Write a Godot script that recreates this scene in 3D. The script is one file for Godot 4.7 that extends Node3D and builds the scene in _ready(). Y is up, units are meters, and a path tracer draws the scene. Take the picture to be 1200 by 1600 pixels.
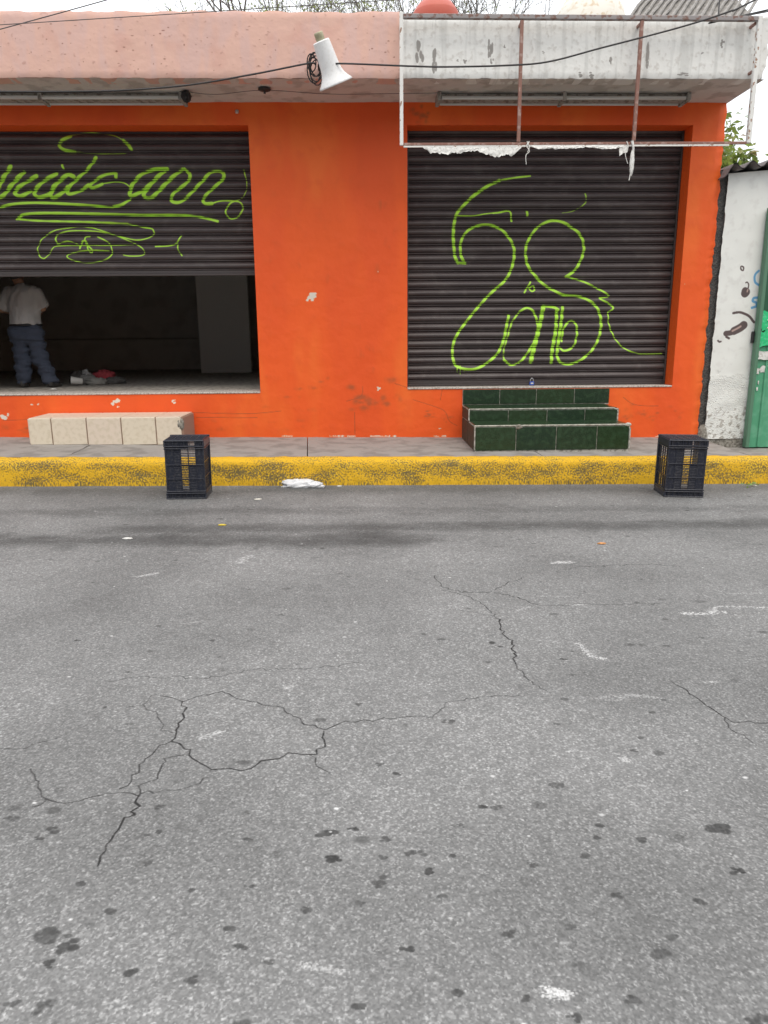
extends Node3D

const SLOPE := 0.012   # the street falls to the right
const GRAFFITI_LEFT := [[0.049,0.8,[-2.652,3.657,-2.685,3.706,-2.740,3.753]],
	[0.020,0.5,[-2.740,3.753,-2.860,3.808,-3.114,3.835,-3.337,3.808,-3.429,3.774]],
	[0.049,0.8,[-3.339,3.795,-3.439,3.754,-3.480,3.706,-3.427,3.651,-3.297,3.631]],
	[0.016,0.55,[-3.297,3.631,-3.136,3.617,-2.952,3.610,-2.715,3.616]],
	[0.057,1,[-4.327,3.160,-4.244,3.230,-4.172,3.335,-4.058,3.480]],
	[0.057,1,[-4.272,3.132,-4.195,3.153,-4.110,3.237,-4.026,3.320,-3.911,3.417]],
	[0.053,1,[-3.776,3.369,-3.910,3.299,-4.030,3.223,-4.044,3.174,-3.979,3.152,-3.861,3.208]],
	[0.053,1,[-3.544,3.389,-3.677,3.327,-3.799,3.229,-3.821,3.173,-3.780,3.138,-3.697,3.152,-3.618,3.187]],
	[0.033,0.8,[-3.467,3.486,-3.456,3.451]],
	[0.057,1,[-3.347,3.361,-3.411,3.382,-3.499,3.326,-3.589,3.250,-3.635,3.173,-3.617,3.130,-3.531,3.165,-3.410,3.256]],
	[0.045,1,[-3.067,3.568,-3.183,3.437,-3.304,3.340,-3.410,3.249,-3.439,3.193,-3.404,3.172,-3.288,3.207,-3.169,3.277]],
	[0.045,0.9,[-2.857,3.353,-2.860,3.395,-2.973,3.381,-3.090,3.326,-3.171,3.256,-3.121,3.242,-3.012,3.283]],
	[0.020,0.75,[-3.012,3.283,-2.869,3.304,-2.765,3.290,-2.702,3.241,-2.694,3.170,-2.721,3.107,-2.817,3.050]],
	[0.041,1,[-2.721,3.107,-2.817,3.050,-2.924,3.029]],
	[0.037,1,[-4.240,3.026,-4.087,3.061,-3.862,3.075,-3.564,3.067,-3.192,3.044,-2.924,3.022]],
	[0.053,1,[-2.253,3.443,-2.410,3.436,-2.548,3.387,-2.653,3.297,-2.705,3.206,-2.703,3.149,-2.634,3.170,-2.516,3.233,-2.315,3.408]],
	[0.053,1,[-2.284,3.422,-2.420,3.310,-2.534,3.191,-2.539,3.135,-2.456,3.134,-2.352,3.219,-2.208,3.345,-2.067,3.442]],
	[0.045,1,[-2.052,3.442,-1.989,3.372,-2.048,3.281,-2.182,3.190,-2.233,3.113,-2.197,3.077,-2.114,3.084,-2.003,3.169,-1.851,3.309,-1.740,3.407,-1.627,3.414,-1.593,3.358,-1.665,3.281,-1.791,3.182,-1.856,3.105,-1.829,3.062,-1.746,3.062]],
	[0.024,0.9,[-1.746,3.062,-1.646,3.090,-1.510,3.089,-1.412,3.068,-1.393,2.996,-1.451,2.918,-1.536,2.890,-1.593,2.947,-1.582,3.011,-1.526,3.068,-1.449,3.096]],
	[0.015,0.6,[-1.449,3.096,-1.379,3.139,-1.337,3.217,-1.332,3.308,-1.363,3.448]],
	[0.037,1,[-4.062,2.898,-3.966,2.947,-3.725,2.961,-3.201,2.952,-2.623,2.936,-2.012,2.927,-1.689,2.861]],
	[0.041,0.55,[-4.047,2.898,-3.810,2.876,-3.210,2.859,-2.760,2.836]],
	[0.024,0.8,[-2.760,2.836,-2.581,2.800,-2.477,2.778,-2.458,2.727]],
	[0.020,0.75,[-2.458,2.727,-2.538,2.677,-2.677,2.656,-2.856,2.693,-3.026,2.737,-3.198,2.759,-3.447,2.760,-3.601,2.724,-3.628,2.681]],
	[0.024,0.9,[-3.626,2.703,-3.630,2.667,-3.620,2.616]],
	[0.016,0.7,[-3.620,2.616,-3.496,2.645,-3.400,2.622,-3.351,2.586]],
	[0.018,0.7,[-3.179,2.795,-3.062,2.758,-2.856,2.685,-2.652,2.590,-2.596,2.532,-2.623,2.481,-2.768,2.474,-2.851,2.489]],
	[0.018,0.65,[-3.179,2.795,-3.328,2.810,-3.458,2.796,-3.619,2.768,-3.754,2.703,-3.841,2.603,-3.853,2.501,-3.798,2.450,-3.741,2.486,-3.680,2.558,-3.608,2.594,-3.289,2.600,-3.001,2.599,-2.719,2.605]],
	[0.023,0.95,[-3.353,2.564,-3.323,2.637,-3.277,2.644,-3.256,2.549,-3.229,2.513,-3.211,2.549,-3.266,2.600]],
	[0.021,0.9,[-3.281,2.607,-3.280,2.687,-3.226,2.701]],
	[0.018,0.8,[-3.136,2.694,-3.020,2.635,-2.975,2.548,-3.014,2.461,-3.163,2.410,-3.339,2.404,-3.480,2.441,-3.513,2.485,-3.418,2.521,-3.242,2.542,-3.007,2.534]],
	[0.021,0.9,[-2.455,2.582,-2.294,2.589,-2.200,2.625,-2.140,2.711]],
	[0.018,0.8,[-2.193,2.610,-2.184,2.530,-2.142,2.471]]]
const GRAFFITI_RIGHT := [[0.033,0.6,[2.036,3.358,1.837,3.337,1.669,3.309]],
	[0.049,0.85,[1.669,3.309,1.541,3.253,1.382,3.153,1.268,3.053,1.170,2.946,1.133,2.823]],
	[0.045,0.95,[1.133,2.823,1.127,2.692,1.136,2.567,1.154,2.441,1.194,2.374]],
	[0.037,1,[1.194,2.382,1.280,2.374]],
	[0.041,0.95,[1.280,2.374,1.232,2.441,1.214,2.567,1.244,2.676,1.327,2.764,1.451,2.807,1.583,2.807,1.701,2.762,1.797,2.674,1.863,2.564,1.875,2.438,1.840,2.289,1.765,2.162,1.634,2.049,1.533,1.952]],
	[0.041,1,[1.533,1.952,1.425,1.830,1.300,1.678,1.199,1.539,1.145,1.415,1.138,1.274,1.181,1.148,1.327,1.099,1.456,1.114,1.584,1.184,1.710,1.301,1.778,1.465,1.806,1.620,1.833,1.766]],
	[0.020,0.7,[1.178,2.917,1.371,2.916,1.517,2.937,1.680,2.951]],
	[0.028,0.9,[1.602,2.944,1.680,2.951,1.803,2.965,1.830,2.842]],
	[0.041,0.7,[2.013,2.958,2.022,2.907]],
	[0.028,0.45,[2.709,3.157,2.729,3.078,2.678,3.021]],
	[0.016,0.4,[2.678,3.021,2.564,2.963,2.433,2.942]],
	[0.041,0.95,[2.523,2.210,2.630,2.285,2.710,2.434,2.726,2.560,2.680,2.686,2.574,2.774,2.445,2.840,2.312,2.855,2.182,2.805,2.092,2.717,2.026,2.593,2.015,2.474,2.052,2.333,2.143,2.220,2.258,2.114,2.413,2.030,2.510,1.991,2.695,1.975,2.858,1.905,2.952,1.805,2.994,1.642,2.972,1.471,2.892,1.315,2.752,1.198,2.608,1.151,2.493,1.184,2.456,1.279]],
	[0.045,1,[2.456,1.279,2.465,1.420,2.488,1.631,2.501,1.854]],
	[0.037,0.5,[1.960,1.788,1.876,1.674,1.825,1.496,1.782,1.340,1.786,1.214]],
	[0.037,0.9,[1.786,1.214,1.877,1.150,1.981,1.181,2.075,1.282,2.158,1.423]],
	[0.037,0.8,[2.158,1.423,2.199,1.602,2.144,1.787,2.054,1.841,1.960,1.796]],
	[0.061,1,[2.127,1.187,2.161,1.352,2.222,1.632,2.261,1.863]],
	[0.041,1,[2.261,1.863,2.389,1.847,2.447,1.816]],
	[0.049,1,[2.431,1.816,2.428,1.693,2.426,1.561,2.396,1.351,2.388,1.161]],
	[0.033,0.9,[2.505,1.436,2.529,1.599,2.614,1.684,2.681,1.629,2.695,1.505,2.654,1.364,2.543,1.318,2.484,1.365]],
	[0.028,0.95,[2.523,2.210,2.700,2.164,2.880,2.088,3.070,1.980,2.960,1.950,3.076,1.888,3.135,1.834,3.074,1.781]],
	[0.021,0.95,[3.074,1.781,3.091,1.642,3.166,1.485,3.262,1.375,3.389,1.303,3.555,1.270,3.800,1.276]],
	[0.026,1,[2.015,2.024,2.090,2.153]],
	[0.024,1,[2.069,2.077,2.124,2.100,2.141,2.054,2.102,2.039,2.077,2.077]],
	[0.010,0.6,[1.197,1.156,1.198,1.061]],
	[0.010,0.6,[1.237,1.140,1.239,1.036]],
	[0.010,0.5,[1.286,1.115,1.287,1.068]]]
const CRACKS := [[0.8,[-0.889,6.255,-0.820,6.286,-0.778,6.321,-0.721,6.273,-0.633,6.231,-0.554,6.291,-0.466,6.342,-0.354,6.385,-0.294,6.461]],
	[0.9,[-0.294,6.461,-0.237,6.526,-0.172,6.570,-0.111,6.516,-0.008,6.506,0.070,6.474]],
	[0.5,[0.070,6.469,0.187,6.467,0.264,6.479]],
	[0.4,[0.264,6.479,0.345,6.339,0.431,6.312,0.557,6.300,0.656,6.294]],
	[1.2,[-0.778,6.321,-0.741,6.452,-0.743,6.576,-0.741,6.635,-0.665,6.704,-0.641,6.758,-0.557,6.828]],
	[1.1,[-0.557,6.828,-0.443,6.835,-0.381,6.785,-0.294,6.730,-0.199,6.736,-0.160,6.693,-0.172,6.570]],
	[0.8,[-0.741,6.635,-0.783,6.657,-0.810,6.775,-0.829,6.865,-0.849,6.940]],
	[0.6,[-0.777,6.966,-0.857,6.949,-0.931,6.984,-0.994,7.014,-1.060,7.003,-1.111,6.943,-1.149,6.868,-1.202,6.807]],
	[0.4,[-1.060,7.003,-1.101,7.032]],
	[0.7,[-0.776,6.969,-0.787,6.914,-0.737,6.877,-0.737,6.745,-0.676,6.732]],
	[1.6,[-0.776,6.969,-0.768,7.014,-0.769,7.056,-0.754,7.082]],
	[1.0,[-0.754,7.082,-0.779,7.113,-0.792,7.198,-0.802,7.242,-0.789,7.284,-0.790,7.318]],
	[0.5,[-0.199,6.736,-0.188,6.810,-0.135,6.862]],
	[0.4,[-0.776,6.969,-0.684,6.953,-0.603,6.928,-0.554,6.872]],
	[0.4,[-0.996,6.352,-0.933,6.340,-0.903,6.255]],
	[0.4,[-0.933,6.340,-0.838,6.449,-0.805,6.551,-0.755,6.576]],
	[0.4,[-1.375,6.666,-1.282,6.663,-1.187,6.602]],
	[0.35,[-1.177,6.127,-1.049,6.082,-0.715,6.099,-0.511,6.010,-0.215,5.999,-0.036,5.950]],
	[0.9,[0.445,4.653,0.473,4.874,0.580,4.964]],
	[1.1,[0.580,4.964,0.775,4.968,0.909,5.072,0.996,5.193]],
	[0.6,[0.996,5.193,1.142,5.206,1.264,5.171,1.404,5.200,1.713,5.179]],
	[0.7,[0.486,4.934,0.610,5.033,0.681,5.187,0.720,5.388]],
	[1.5,[0.720,5.388,0.713,5.614,0.738,5.699,0.715,5.893,0.705,5.983]],
	[0.8,[0.705,5.983,0.714,6.119]],
	[0.5,[0.714,6.119,0.750,6.183,0.789,6.261]],
	[0.6,[0.780,4.939,0.881,4.820,1.008,4.695]],
	[1.0,[1.449,4.463,1.744,4.432,1.969,4.420,2.139,4.488]],
	[0.4,[1.322,4.532,1.449,4.463]],
	[0.5,[1.358,6.148,1.375,6.212]],
	[1.1,[1.375,6.212,1.398,6.259,1.431,6.418,1.453,6.499]],
	[0.8,[1.453,6.499,1.486,6.539,1.613,6.547]],
	[0.7,[1.453,6.499,1.436,6.588,1.444,6.625]],
	[0.4,[1.444,6.625,1.470,6.696]],
	[0.4,[2.125,4.648,2.192,4.842]],
	[0.35,[0.451,5.260,0.592,5.288,0.706,5.364]]]
const SCUFFS := [[2.2,0.9,[1.778,5.335,1.871,5.351,2.021,5.324]],
	[1.6,0.8,[1.948,5.323,2.023,5.242,2.153,5.245,2.302,5.263]],
	[1.2,0.9,[1.073,5.738,1.080,5.825,1.097,5.901,1.151,5.935]],
	[1,0.5,[1.031,5.041,1.211,5.055]],
	[1,0.6,[1.182,5.196,1.259,5.187]],
	[2,0.8,[1.311,4.366,1.399,4.367]],
	[1.4,0.5,[0.979,6.330,1.129,6.298,1.242,6.330]],
	[1.2,0.5,[2.206,5.022,2.430,5.008]],
	[1.2,0.6,[0.857,5.283,0.943,5.223]],
	[1.0,0.5,[1.518,6.184,1.576,6.185]],
	[1.6,0.8,[-1.453,4.635,-1.407,4.596,-1.356,4.557]],
	[1,0.5,[-0.984,5.440,-0.904,5.414]],
	[1.4,0.5,[-0.648,6.614,-0.604,6.591,-0.571,6.568]],
	[1,0.6,[-0.358,6.207,-0.325,6.186]],
	[1.3,0.9,[0.422,7.768,0.438,7.777,0.458,7.784]],
	[1,0.4,[1.054,6.354,1.141,6.304,1.231,6.324]],
	[0.8,0.5,[-0.171,7.679,-0.123,7.692,-0.068,7.704]],
	[1.6,0.7,[-0.848,4.354,-0.810,4.172]],
	[1.2,0.6,[0.941,6.794,0.945,6.811]]]
const SPOTS := [[-0.13,7.18,0.024],[-0.11,7.30,0.023],[-0.37,7.21,0.014],[-0.05,7.17,0.014],[0.65,6.95,0.020],[1.10,7.19,0.032],[0.64,7.31,0.018],[0.96,7.23,0.017],[-0.83,7.58,0.033],[-0.77,7.61,0.023],[-0.79,7.66,0.016],[-0.58,7.69,0.019],[-0.33,7.62,0.014],[-0.37,7.56,0.019],[-0.75,7.78,0.024],[-0.83,7.77,0.014],[0.72,7.67,0.025],[0.78,7.62,0.016],[0.20,7.77,0.019],[0.03,7.40,0.027],[0.20,7.46,0.013],[-0.65,7.17,0.014],[-0.99,7.15,0.021],[-1.15,7.09,0.022],[0.04,6.81,0.018],[1.00,6.74,0.014],[1.05,6.65,0.017],[0.33,6.51,0.019],[0.37,7.07,0.018],[0.42,7.07,0.019],[0.10,6.87,0.015],[0.74,7.17,0.014],[0.87,7.86,0.021],[-0.29,7.84,0.021],[0.05,7.22,0.015],[-0.33,7.41,0.011],[-0.50,7.42,0.013],[-1.01,7.19,0.013],[0.70,7.23,0.012],[-0.69,7.18,0.012],[-0.69,7.04,0.017],[-0.25,7.67,0.012],[-0.03,7.48,0.014],[0.12,7.28,0.017],[0.17,7.36,0.015],[0.48,7.34,0.017],[0.68,7.47,0.019],[0.90,7.50,0.017],[1.06,7.38,0.018],[0.52,7.58,0.016],[0.35,7.60,0.016],[0.10,7.64,0.014],[-0.17,7.50,0.016],[-0.70,7.49,0.017],[-0.81,7.39,0.015],[-0.43,7.72,0.015],[-0.65,7.31,0.014],[0.61,7.80,0.017],[0.46,7.84,0.015],[-0.03,7.80,0.016],[0.36,7.79,0.013],[0.84,7.24,0.020],[0.76,6.54,0.012],[-0.03,6.36,0.013],[-0.78,5.67,0.015],[0.30,5.61,0.015],[0.95,5.93,0.014],[1.50,5.79,0.019],[-1.09,6.03,0.014],[-0.47,5.32,0.016],[-1.46,5.66,0.016],[0.29,7.16,0.014],[0.16,7.29,0.015],[0.25,7.30,0.013],[0.04,7.30,0.013],[0.67,5.78,0.015]]

var M := {}
var taken := {}
var rng := RandomNumberGenerator.new()


func _ready() -> void:
	rng.seed = 7
	# ---------- camera, sky, light, exposure
	var cam := Camera3D.new()
	cam.name = "camera"
	cam.fov = 69.4
	cam.near = 0.05
	cam.far = 600.0
	cam.transform = Transform3D(Basis(Vector3.UP, deg_to_rad(-1.6)) * Basis(Vector3.RIGHT, deg_to_rad(-13.3)) * Basis(Vector3.BACK, deg_to_rad(-0.45)), Vector3(0, 1.5, 9.2))
	add_child(cam)
	var env := Environment.new()
	env.background_mode = Environment.BG_SKY
	var sm := ProceduralSkyMaterial.new()
	sm.sky_top_color = Color(0.98, 0.99, 1.0)
	sm.sky_horizon_color = Color(0.61, 0.625, 0.64)
	sm.sky_curve = 0.6
	sm.ground_bottom_color = Color(0.45, 0.45, 0.45)
	sm.ground_horizon_color = Color(0.6, 0.6, 0.6)
	sm.sun_angle_max = 1.0
	var sky := Sky.new()
	sky.sky_material = sm
	env.sky = sky
	env.background_energy_multiplier = 2.75
	env.tonemap_mode = Environment.TONE_MAPPER_LINEAR
	env.tonemap_exposure = 1.0
	env.sdfgi_enabled = true
	env.ssao_enabled = true
	env.ssil_enabled = true
	var we := WorldEnvironment.new()
	we.name = "world_environment"
	we.environment = env
	add_child(we)
	var sun := DirectionalLight3D.new()
	sun.name = "sun"
	sun.light_energy = 0.5
	sun.light_angular_distance = 30.0
	sun.light_color = Color(1.0, 0.97, 0.93)
	sun.shadow_enabled = true
	sun.rotation_degrees = Vector3(-62, 14, 0)
	add_child(sun)
	# ---------- materials, then setting, buildings, things
	make_materials()
	make_street()
	make_shop()
	make_neighbour()
	make_far_side()
	make_steps()
	make_roof_things()
	make_trees()
	make_sign_frame()
	make_cables_and_lamps()
	make_crates()
	make_person()
	make_litter()


# ================================================================ helpers
func lin(r: float, g: float, b: float) -> Color:
	return Color(r, g, b).linear_to_srgb()


func mat(c: Color, rough := 0.9, metal := 0.0) -> StandardMaterial3D:
	var m := StandardMaterial3D.new()
	m.albedo_color = c
	m.roughness = rough
	m.metallic = metal
	return m


func numbered(called: String) -> String:
	var n: int = taken.get(called, 0)
	taken[called] = n + 1
	return called if n == 0 else "%s_%03d" % [called, n]


func thing(called: String, label: String, category: String, at := Vector3.ZERO, group := "") -> Node3D:
	var o := Node3D.new()
	o.name = numbered(called)
	add_child(o)
	o.position = at
	o.set_meta("label", label)
	o.set_meta("category", category)
	if group:
		o.set_meta("group", group)
	return o


func part(parent: Node3D, called: String, st: SurfaceTool, m: Material, smooth := false) -> MeshInstance3D:
	var o := MeshInstance3D.new()
	o.name = called
	st.generate_normals()
	o.mesh = st.commit()
	o.material_override = m
	parent.add_child(o, true)
	return o


func single(called: String, st: SurfaceTool, m: Material, label: String, category: String, group := "") -> MeshInstance3D:
	var o := part(self, numbered(called), st, m)
	o.set_meta("label", label)
	o.set_meta("category", category)
	if group:
		o.set_meta("group", group)
	return o


func setting(called: String, st: SurfaceTool, m: Material) -> MeshInstance3D:
	var o := part(self, numbered(called), st, m)
	o.set_meta("kind", "structure")
	return o


func begin(smooth := false) -> SurfaceTool:
	var st := SurfaceTool.new()
	st.begin(Mesh.PRIMITIVE_TRIANGLES)
	st.set_smooth_group(0 if smooth else -1)
	return st


func tri(st: SurfaceTool, a: Vector3, b: Vector3, c: Vector3, ua := Vector2.ZERO, ub := Vector2.ZERO, uc := Vector2.ZERO) -> void:  # counter-clockwise from outside
	st.set_uv(ua)
	st.add_vertex(a)
	st.set_uv(uc)
	st.add_vertex(c)
	st.set_uv(ub)
	st.add_vertex(b)


func quad(st: SurfaceTool, a: Vector3, b: Vector3, c: Vector3, d: Vector3, ua := Vector2(0, 0), ub := Vector2(1, 0), uc := Vector2(1, 1), ud := Vector2(0, 1)) -> void:
	tri(st, a, b, c, ua, ub, uc)
	tri(st, a, c, d, ua, uc, ud)


func poly(st: SurfaceTool, p: Array, out: Vector3) -> void:
	if (p[1] - p[0]).cross(p[2] - p[0]).dot(out) < 0.0:
		p.reverse()
	for k in range(1, p.size() - 1):
		tri(st, p[0], p[k], p[k + 1])


func box(st: SurfaceTool, lo: Vector3, hi: Vector3, ch := 0.0, xf := Transform3D()) -> void:
	var c := (lo + hi) * 0.5
	var e := (hi - lo) * 0.5
	var k := minf(ch, minf(e.x, minf(e.y, e.z)) * 0.9)
	var at := func(s: Vector3, axis: int) -> Vector3:
		var v := Vector3(e.x - k, e.y - k, e.z - k)
		v[axis] = e[axis]
		return xf * (c + v * s)
	for a in 3:
		var b := (a + 1) % 3
		var d := (a + 2) % 3
		for s in [-1.0, 1.0]:
			var n := Vector3.ZERO
			n[a] = s
			var pts := []
			for q in [[-1, -1], [1, -1], [1, 1], [-1, 1]]:
				var w := Vector3.ZERO
				w[a] = s
				w[b] = q[0]
				w[d] = q[1]
				pts.append(at.call(w, a))
			poly(st, pts, xf.basis * n)
			if k > 0.0:
				for s2 in [-1.0, 1.0]:
					var w1 := Vector3.ZERO
					w1[a] = s
					w1[b] = s2
					w1[d] = -1
					var w2 := w1
					w2[d] = 1
					var n2 := n
					n2[b] = s2
					poly(st, [at.call(w1, a), at.call(w2, a), at.call(w2, b), at.call(w1, b)], xf.basis * n2)
	if k > 0.0:
		for sx in [-1.0, 1.0]:
			for sy in [-1.0, 1.0]:
				for sz in [-1.0, 1.0]:
					var w := Vector3(sx, sy, sz)
					poly(st, [at.call(w, 0), at.call(w, 1), at.call(w, 2)], xf.basis * w)


func tube(st: SurfaceTool, pts: Array, r0: float, r1 := -1.0, sides := 8, cap := true) -> void:
	var re := r0 if r1 < 0.0 else r1
	var n := pts.size()
	var rings := []
	var up := Vector3.UP
	for i in n:
		var t: Vector3 = (pts[mini(i + 1, n - 1)] - pts[maxi(i - 1, 0)]).normalized()
		if absf(t.dot(up)) > 0.98:
			up = Vector3.RIGHT if absf(t.x) < 0.9 else Vector3.BACK
		var s := t.cross(up).normalized()
		up = s.cross(t).normalized()
		var r := lerpf(r0, re, float(i) / maxf(n - 1, 1))
		var ring := []
		for k in sides:
			var a := TAU * k / sides
			ring.append(pts[i] + (s * cos(a) + up * sin(a)) * r)
		rings.append(ring)
	for i in n - 1:
		for k in sides:
			var k2 := (k + 1) % sides
			quad(st, rings[i][k], rings[i][k2], rings[i + 1][k2], rings[i + 1][k])
	if cap:
		poly(st, rings[0].duplicate(), pts[0] - pts[1])
		poly(st, rings[n - 1].duplicate(), pts[n - 1] - pts[n - 2])


func lathe(st: SurfaceTool, prof: Array, xf := Transform3D(), segs := 24) -> void:  # prof: Vector2(radius, height), from the bottom up
	for i in prof.size() - 1:
		var a: Vector2 = prof[i]
		var b: Vector2 = prof[i + 1]
		for k in segs:
			var t0 := TAU * k / segs
			var t1 := TAU * ((k + 1) % segs) / segs
			var p := func(q: Vector2, t: float) -> Vector3: return xf * Vector3(q.x * cos(t), q.y, -q.x * sin(t))
			if a.x < 1e-5:
				tri(st, p.call(a, t0), p.call(b, t1), p.call(b, t0))
			elif b.x < 1e-5:
				tri(st, p.call(a, t0), p.call(a, t1), p.call(b, t0))
			else:
				quad(st, p.call(a, t0), p.call(a, t1), p.call(b, t1), p.call(b, t0))


func grid(st: SurfaceTool, nu: int, nv: int, f: Callable) -> void:  # f(u, v) -> point, u to the right and v up as seen from outside
	var p := []
	for j in nv + 1:
		for i in nu + 1:
			p.append(f.call(float(i) / nu, float(j) / nv))
	for j in nv:
		for i in nu:
			var a := j * (nu + 1) + i
			var u0 := float(i) / nu
			var u1 := float(i + 1) / nu
			var v0 := 1.0 - float(j) / nv
			var v1 := 1.0 - float(j + 1) / nv
			quad(st, p[a], p[a + 1], p[a + nu + 2], p[a + nu + 1], Vector2(u0, v0), Vector2(u1, v0), Vector2(u1, v1), Vector2(u0, v1))


func catenary(a: Vector3, b: Vector3, sag: float, n := 16) -> Array:
	var out := []
	for i in n + 1:
		var t := float(i) / n
		out.append(a.lerp(b, t) + Vector3.DOWN * sag * 4.0 * t * (1.0 - t))
	return out


func smooth_path(p: Array, each := 6) -> Array:
	var out := []
	for i in p.size() - 1:
		var a = p[maxi(i - 1, 0)]
		var b = p[i]
		var c = p[i + 1]
		var d = p[mini(i + 2, p.size() - 1)]
		for k in each:
			out.append(b.cubic_interpolate(c, a, d, float(k) / each))
	out.append(p[p.size() - 1])
	return out


func road_y(x: float) -> float:
	return -SLOPE * x


func walk_y(x: float, z: float) -> float:
	return 0.262 + 0.025 * (1.0 - clampf(z / 1.5, 0.0, 1.0)) - SLOPE * x


# ---------------------------------------------------------------- computed pictures
func noise(kind: int, freq: float, sd: int, w: int, h: int, off := Vector2.ZERO, oct := 1, cells := false) -> PackedByteArray:
	var n := FastNoiseLite.new()
	n.noise_type = kind
	n.frequency = freq
	n.seed = sd
	n.offset = Vector3(off.x, off.y, 0)
	if oct > 1:
		n.fractal_type = FastNoiseLite.FRACTAL_FBM
		n.fractal_octaves = oct
	else:
		n.fractal_type = FastNoiseLite.FRACTAL_NONE
	if kind == FastNoiseLite.TYPE_CELLULAR:
		n.cellular_return_type = FastNoiseLite.RETURN_CELL_VALUE if cells else FastNoiseLite.RETURN_DISTANCE2_SUB
		n.cellular_jitter = 1.0
	return n.get_image(w, h, false, false, false).get_data()


func stretched(freq: float, sd: int, w: int, h: int, sx: float, sy: float, oct := 3) -> PackedByteArray:
	var n := FastNoiseLite.new()
	n.noise_type = FastNoiseLite.TYPE_SIMPLEX_SMOOTH
	n.frequency = freq
	n.seed = sd
	n.fractal_octaves = oct
	var im := n.get_image(maxi(8, int(w / sx)), maxi(8, int(h / sy)), false, false, false)
	im.resize(w, h, Image.INTERPOLATE_CUBIC)
	return im.get_data()


func blank(w: int, h: int) -> PackedByteArray:
	var b := PackedByteArray()
	b.resize(w * h)
	b.fill(0)
	return b


func dab(b: PackedByteArray, w: int, h: int, cx: float, cy: float, rx: float, ry: float, val: float, soft := 0.5) -> void:
	var x0 := maxi(0, int(cx - rx - 1))
	var x1 := mini(w - 1, int(cx + rx + 1))
	var y0 := maxi(0, int(cy - ry - 1))
	var y1 := mini(h - 1, int(cy + ry + 1))
	for y in range(y0, y1 + 1):
		var dy := (y - cy) / ry
		for x in range(x0, x1 + 1):
			var dx := (x - cx) / rx
			var d := dx * dx + dy * dy
			if d < 1.0:
				var v := val * clampf((1.0 - sqrt(d)) / soft, 0.0, 1.0)
				var i := y * w + x
				if v > b[i]:
					b[i] = int(v)


func stroke(b: PackedByteArray, w: int, h: int, pts: Array, r: float, val: float, soft := 0.5) -> void:
	var path := smooth_path(pts, 8)
	for i in path.size() - 1:
		var a: Vector2 = path[i]
		var c: Vector2 = path[i + 1]
		var n := maxi(1, int(a.distance_to(c) / maxf(r * 0.35, 0.5)))
		for k in n:
			var p := a.lerp(c, float(k) / n)
			dab(b, w, h, p.x, p.y, r, r, val, soft)


func layer(bytes: PackedByteArray, c: Color, lo: float, hi: float, most := 1.0) -> Dictionary:
	var lut := PackedFloat32Array()
	for i in 256:
		lut.append(most * smoothstep(lo, hi, i / 255.0) if hi > lo else most * (1.0 - smoothstep(hi, lo, i / 255.0)))
	return {"b": bytes, "c": c, "l": lut}


func compose(w: int, h: int, base: Color, layers: Array) -> ImageTexture:
	var data := PackedByteArray()
	data.resize(w * h * 3)
	for i in w * h:
		data[3 * i] = int(base.r * 255.0)
		data[3 * i + 1] = int(base.g * 255.0)
		data[3 * i + 2] = int(base.b * 255.0)
	for l in layers:
		var b: PackedByteArray = l.b
		var lut: PackedFloat32Array = l.l
		var r: float = l.c.r * 255.0
		var g: float = l.c.g * 255.0
		var bl: float = l.c.b * 255.0
		for i in w * h:
			var m := lut[b[i]]
			if m > 0.004:
				var k := 3 * i
				data[k] = int(data[k] + (r - data[k]) * m)
				data[k + 1] = int(data[k + 1] + (g - data[k + 1]) * m)
				data[k + 2] = int(data[k + 2] + (bl - data[k + 2]) * m)
	return ImageTexture.create_from_image(Image.create_from_data(w, h, false, Image.FORMAT_RGB8, data))


func grey(w: int, h: int, b: PackedByteArray) -> ImageTexture:
	return ImageTexture.create_from_image(Image.create_from_data(w, h, false, Image.FORMAT_L8, b))


func relief(m: StandardMaterial3D, t: Texture2D, cm: float) -> StandardMaterial3D:
	m.heightmap_enabled = true
	m.heightmap_texture = t
	m.heightmap_scale = cm
	return m


func everywhere(m: StandardMaterial3D, scale: float) -> StandardMaterial3D:
	m.uv1_triplanar = true
	m.uv1_world_triplanar = true
	m.uv1_scale = Vector3.ONE * scale
	return m


func pairs(a: Array, k: Callable) -> Array:
	var out := []
	for i in range(0, a.size(), 2):
		out.append(k.call(a[i], a[i + 1]))
	return out


func rough_noise(freq: float, sd: int, oct := 4, size := 512) -> ImageTexture:
	var n := FastNoiseLite.new()
	n.frequency = freq
	n.seed = sd
	n.fractal_octaves = oct
	return ImageTexture.create_from_image(n.get_seamless_image(size, size))


func mottled(base: Color, other: Color, sd: int, freq := 0.02, lo := 0.35, hi := 0.75, most := 0.6, size := 512) -> ImageTexture:
	var n := FastNoiseLite.new()
	n.frequency = freq
	n.seed = sd
	n.fractal_octaves = 5
	return compose(size, size, base, [layer(n.get_seamless_image(size, size).get_data(), other, lo, hi, most)])


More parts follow.
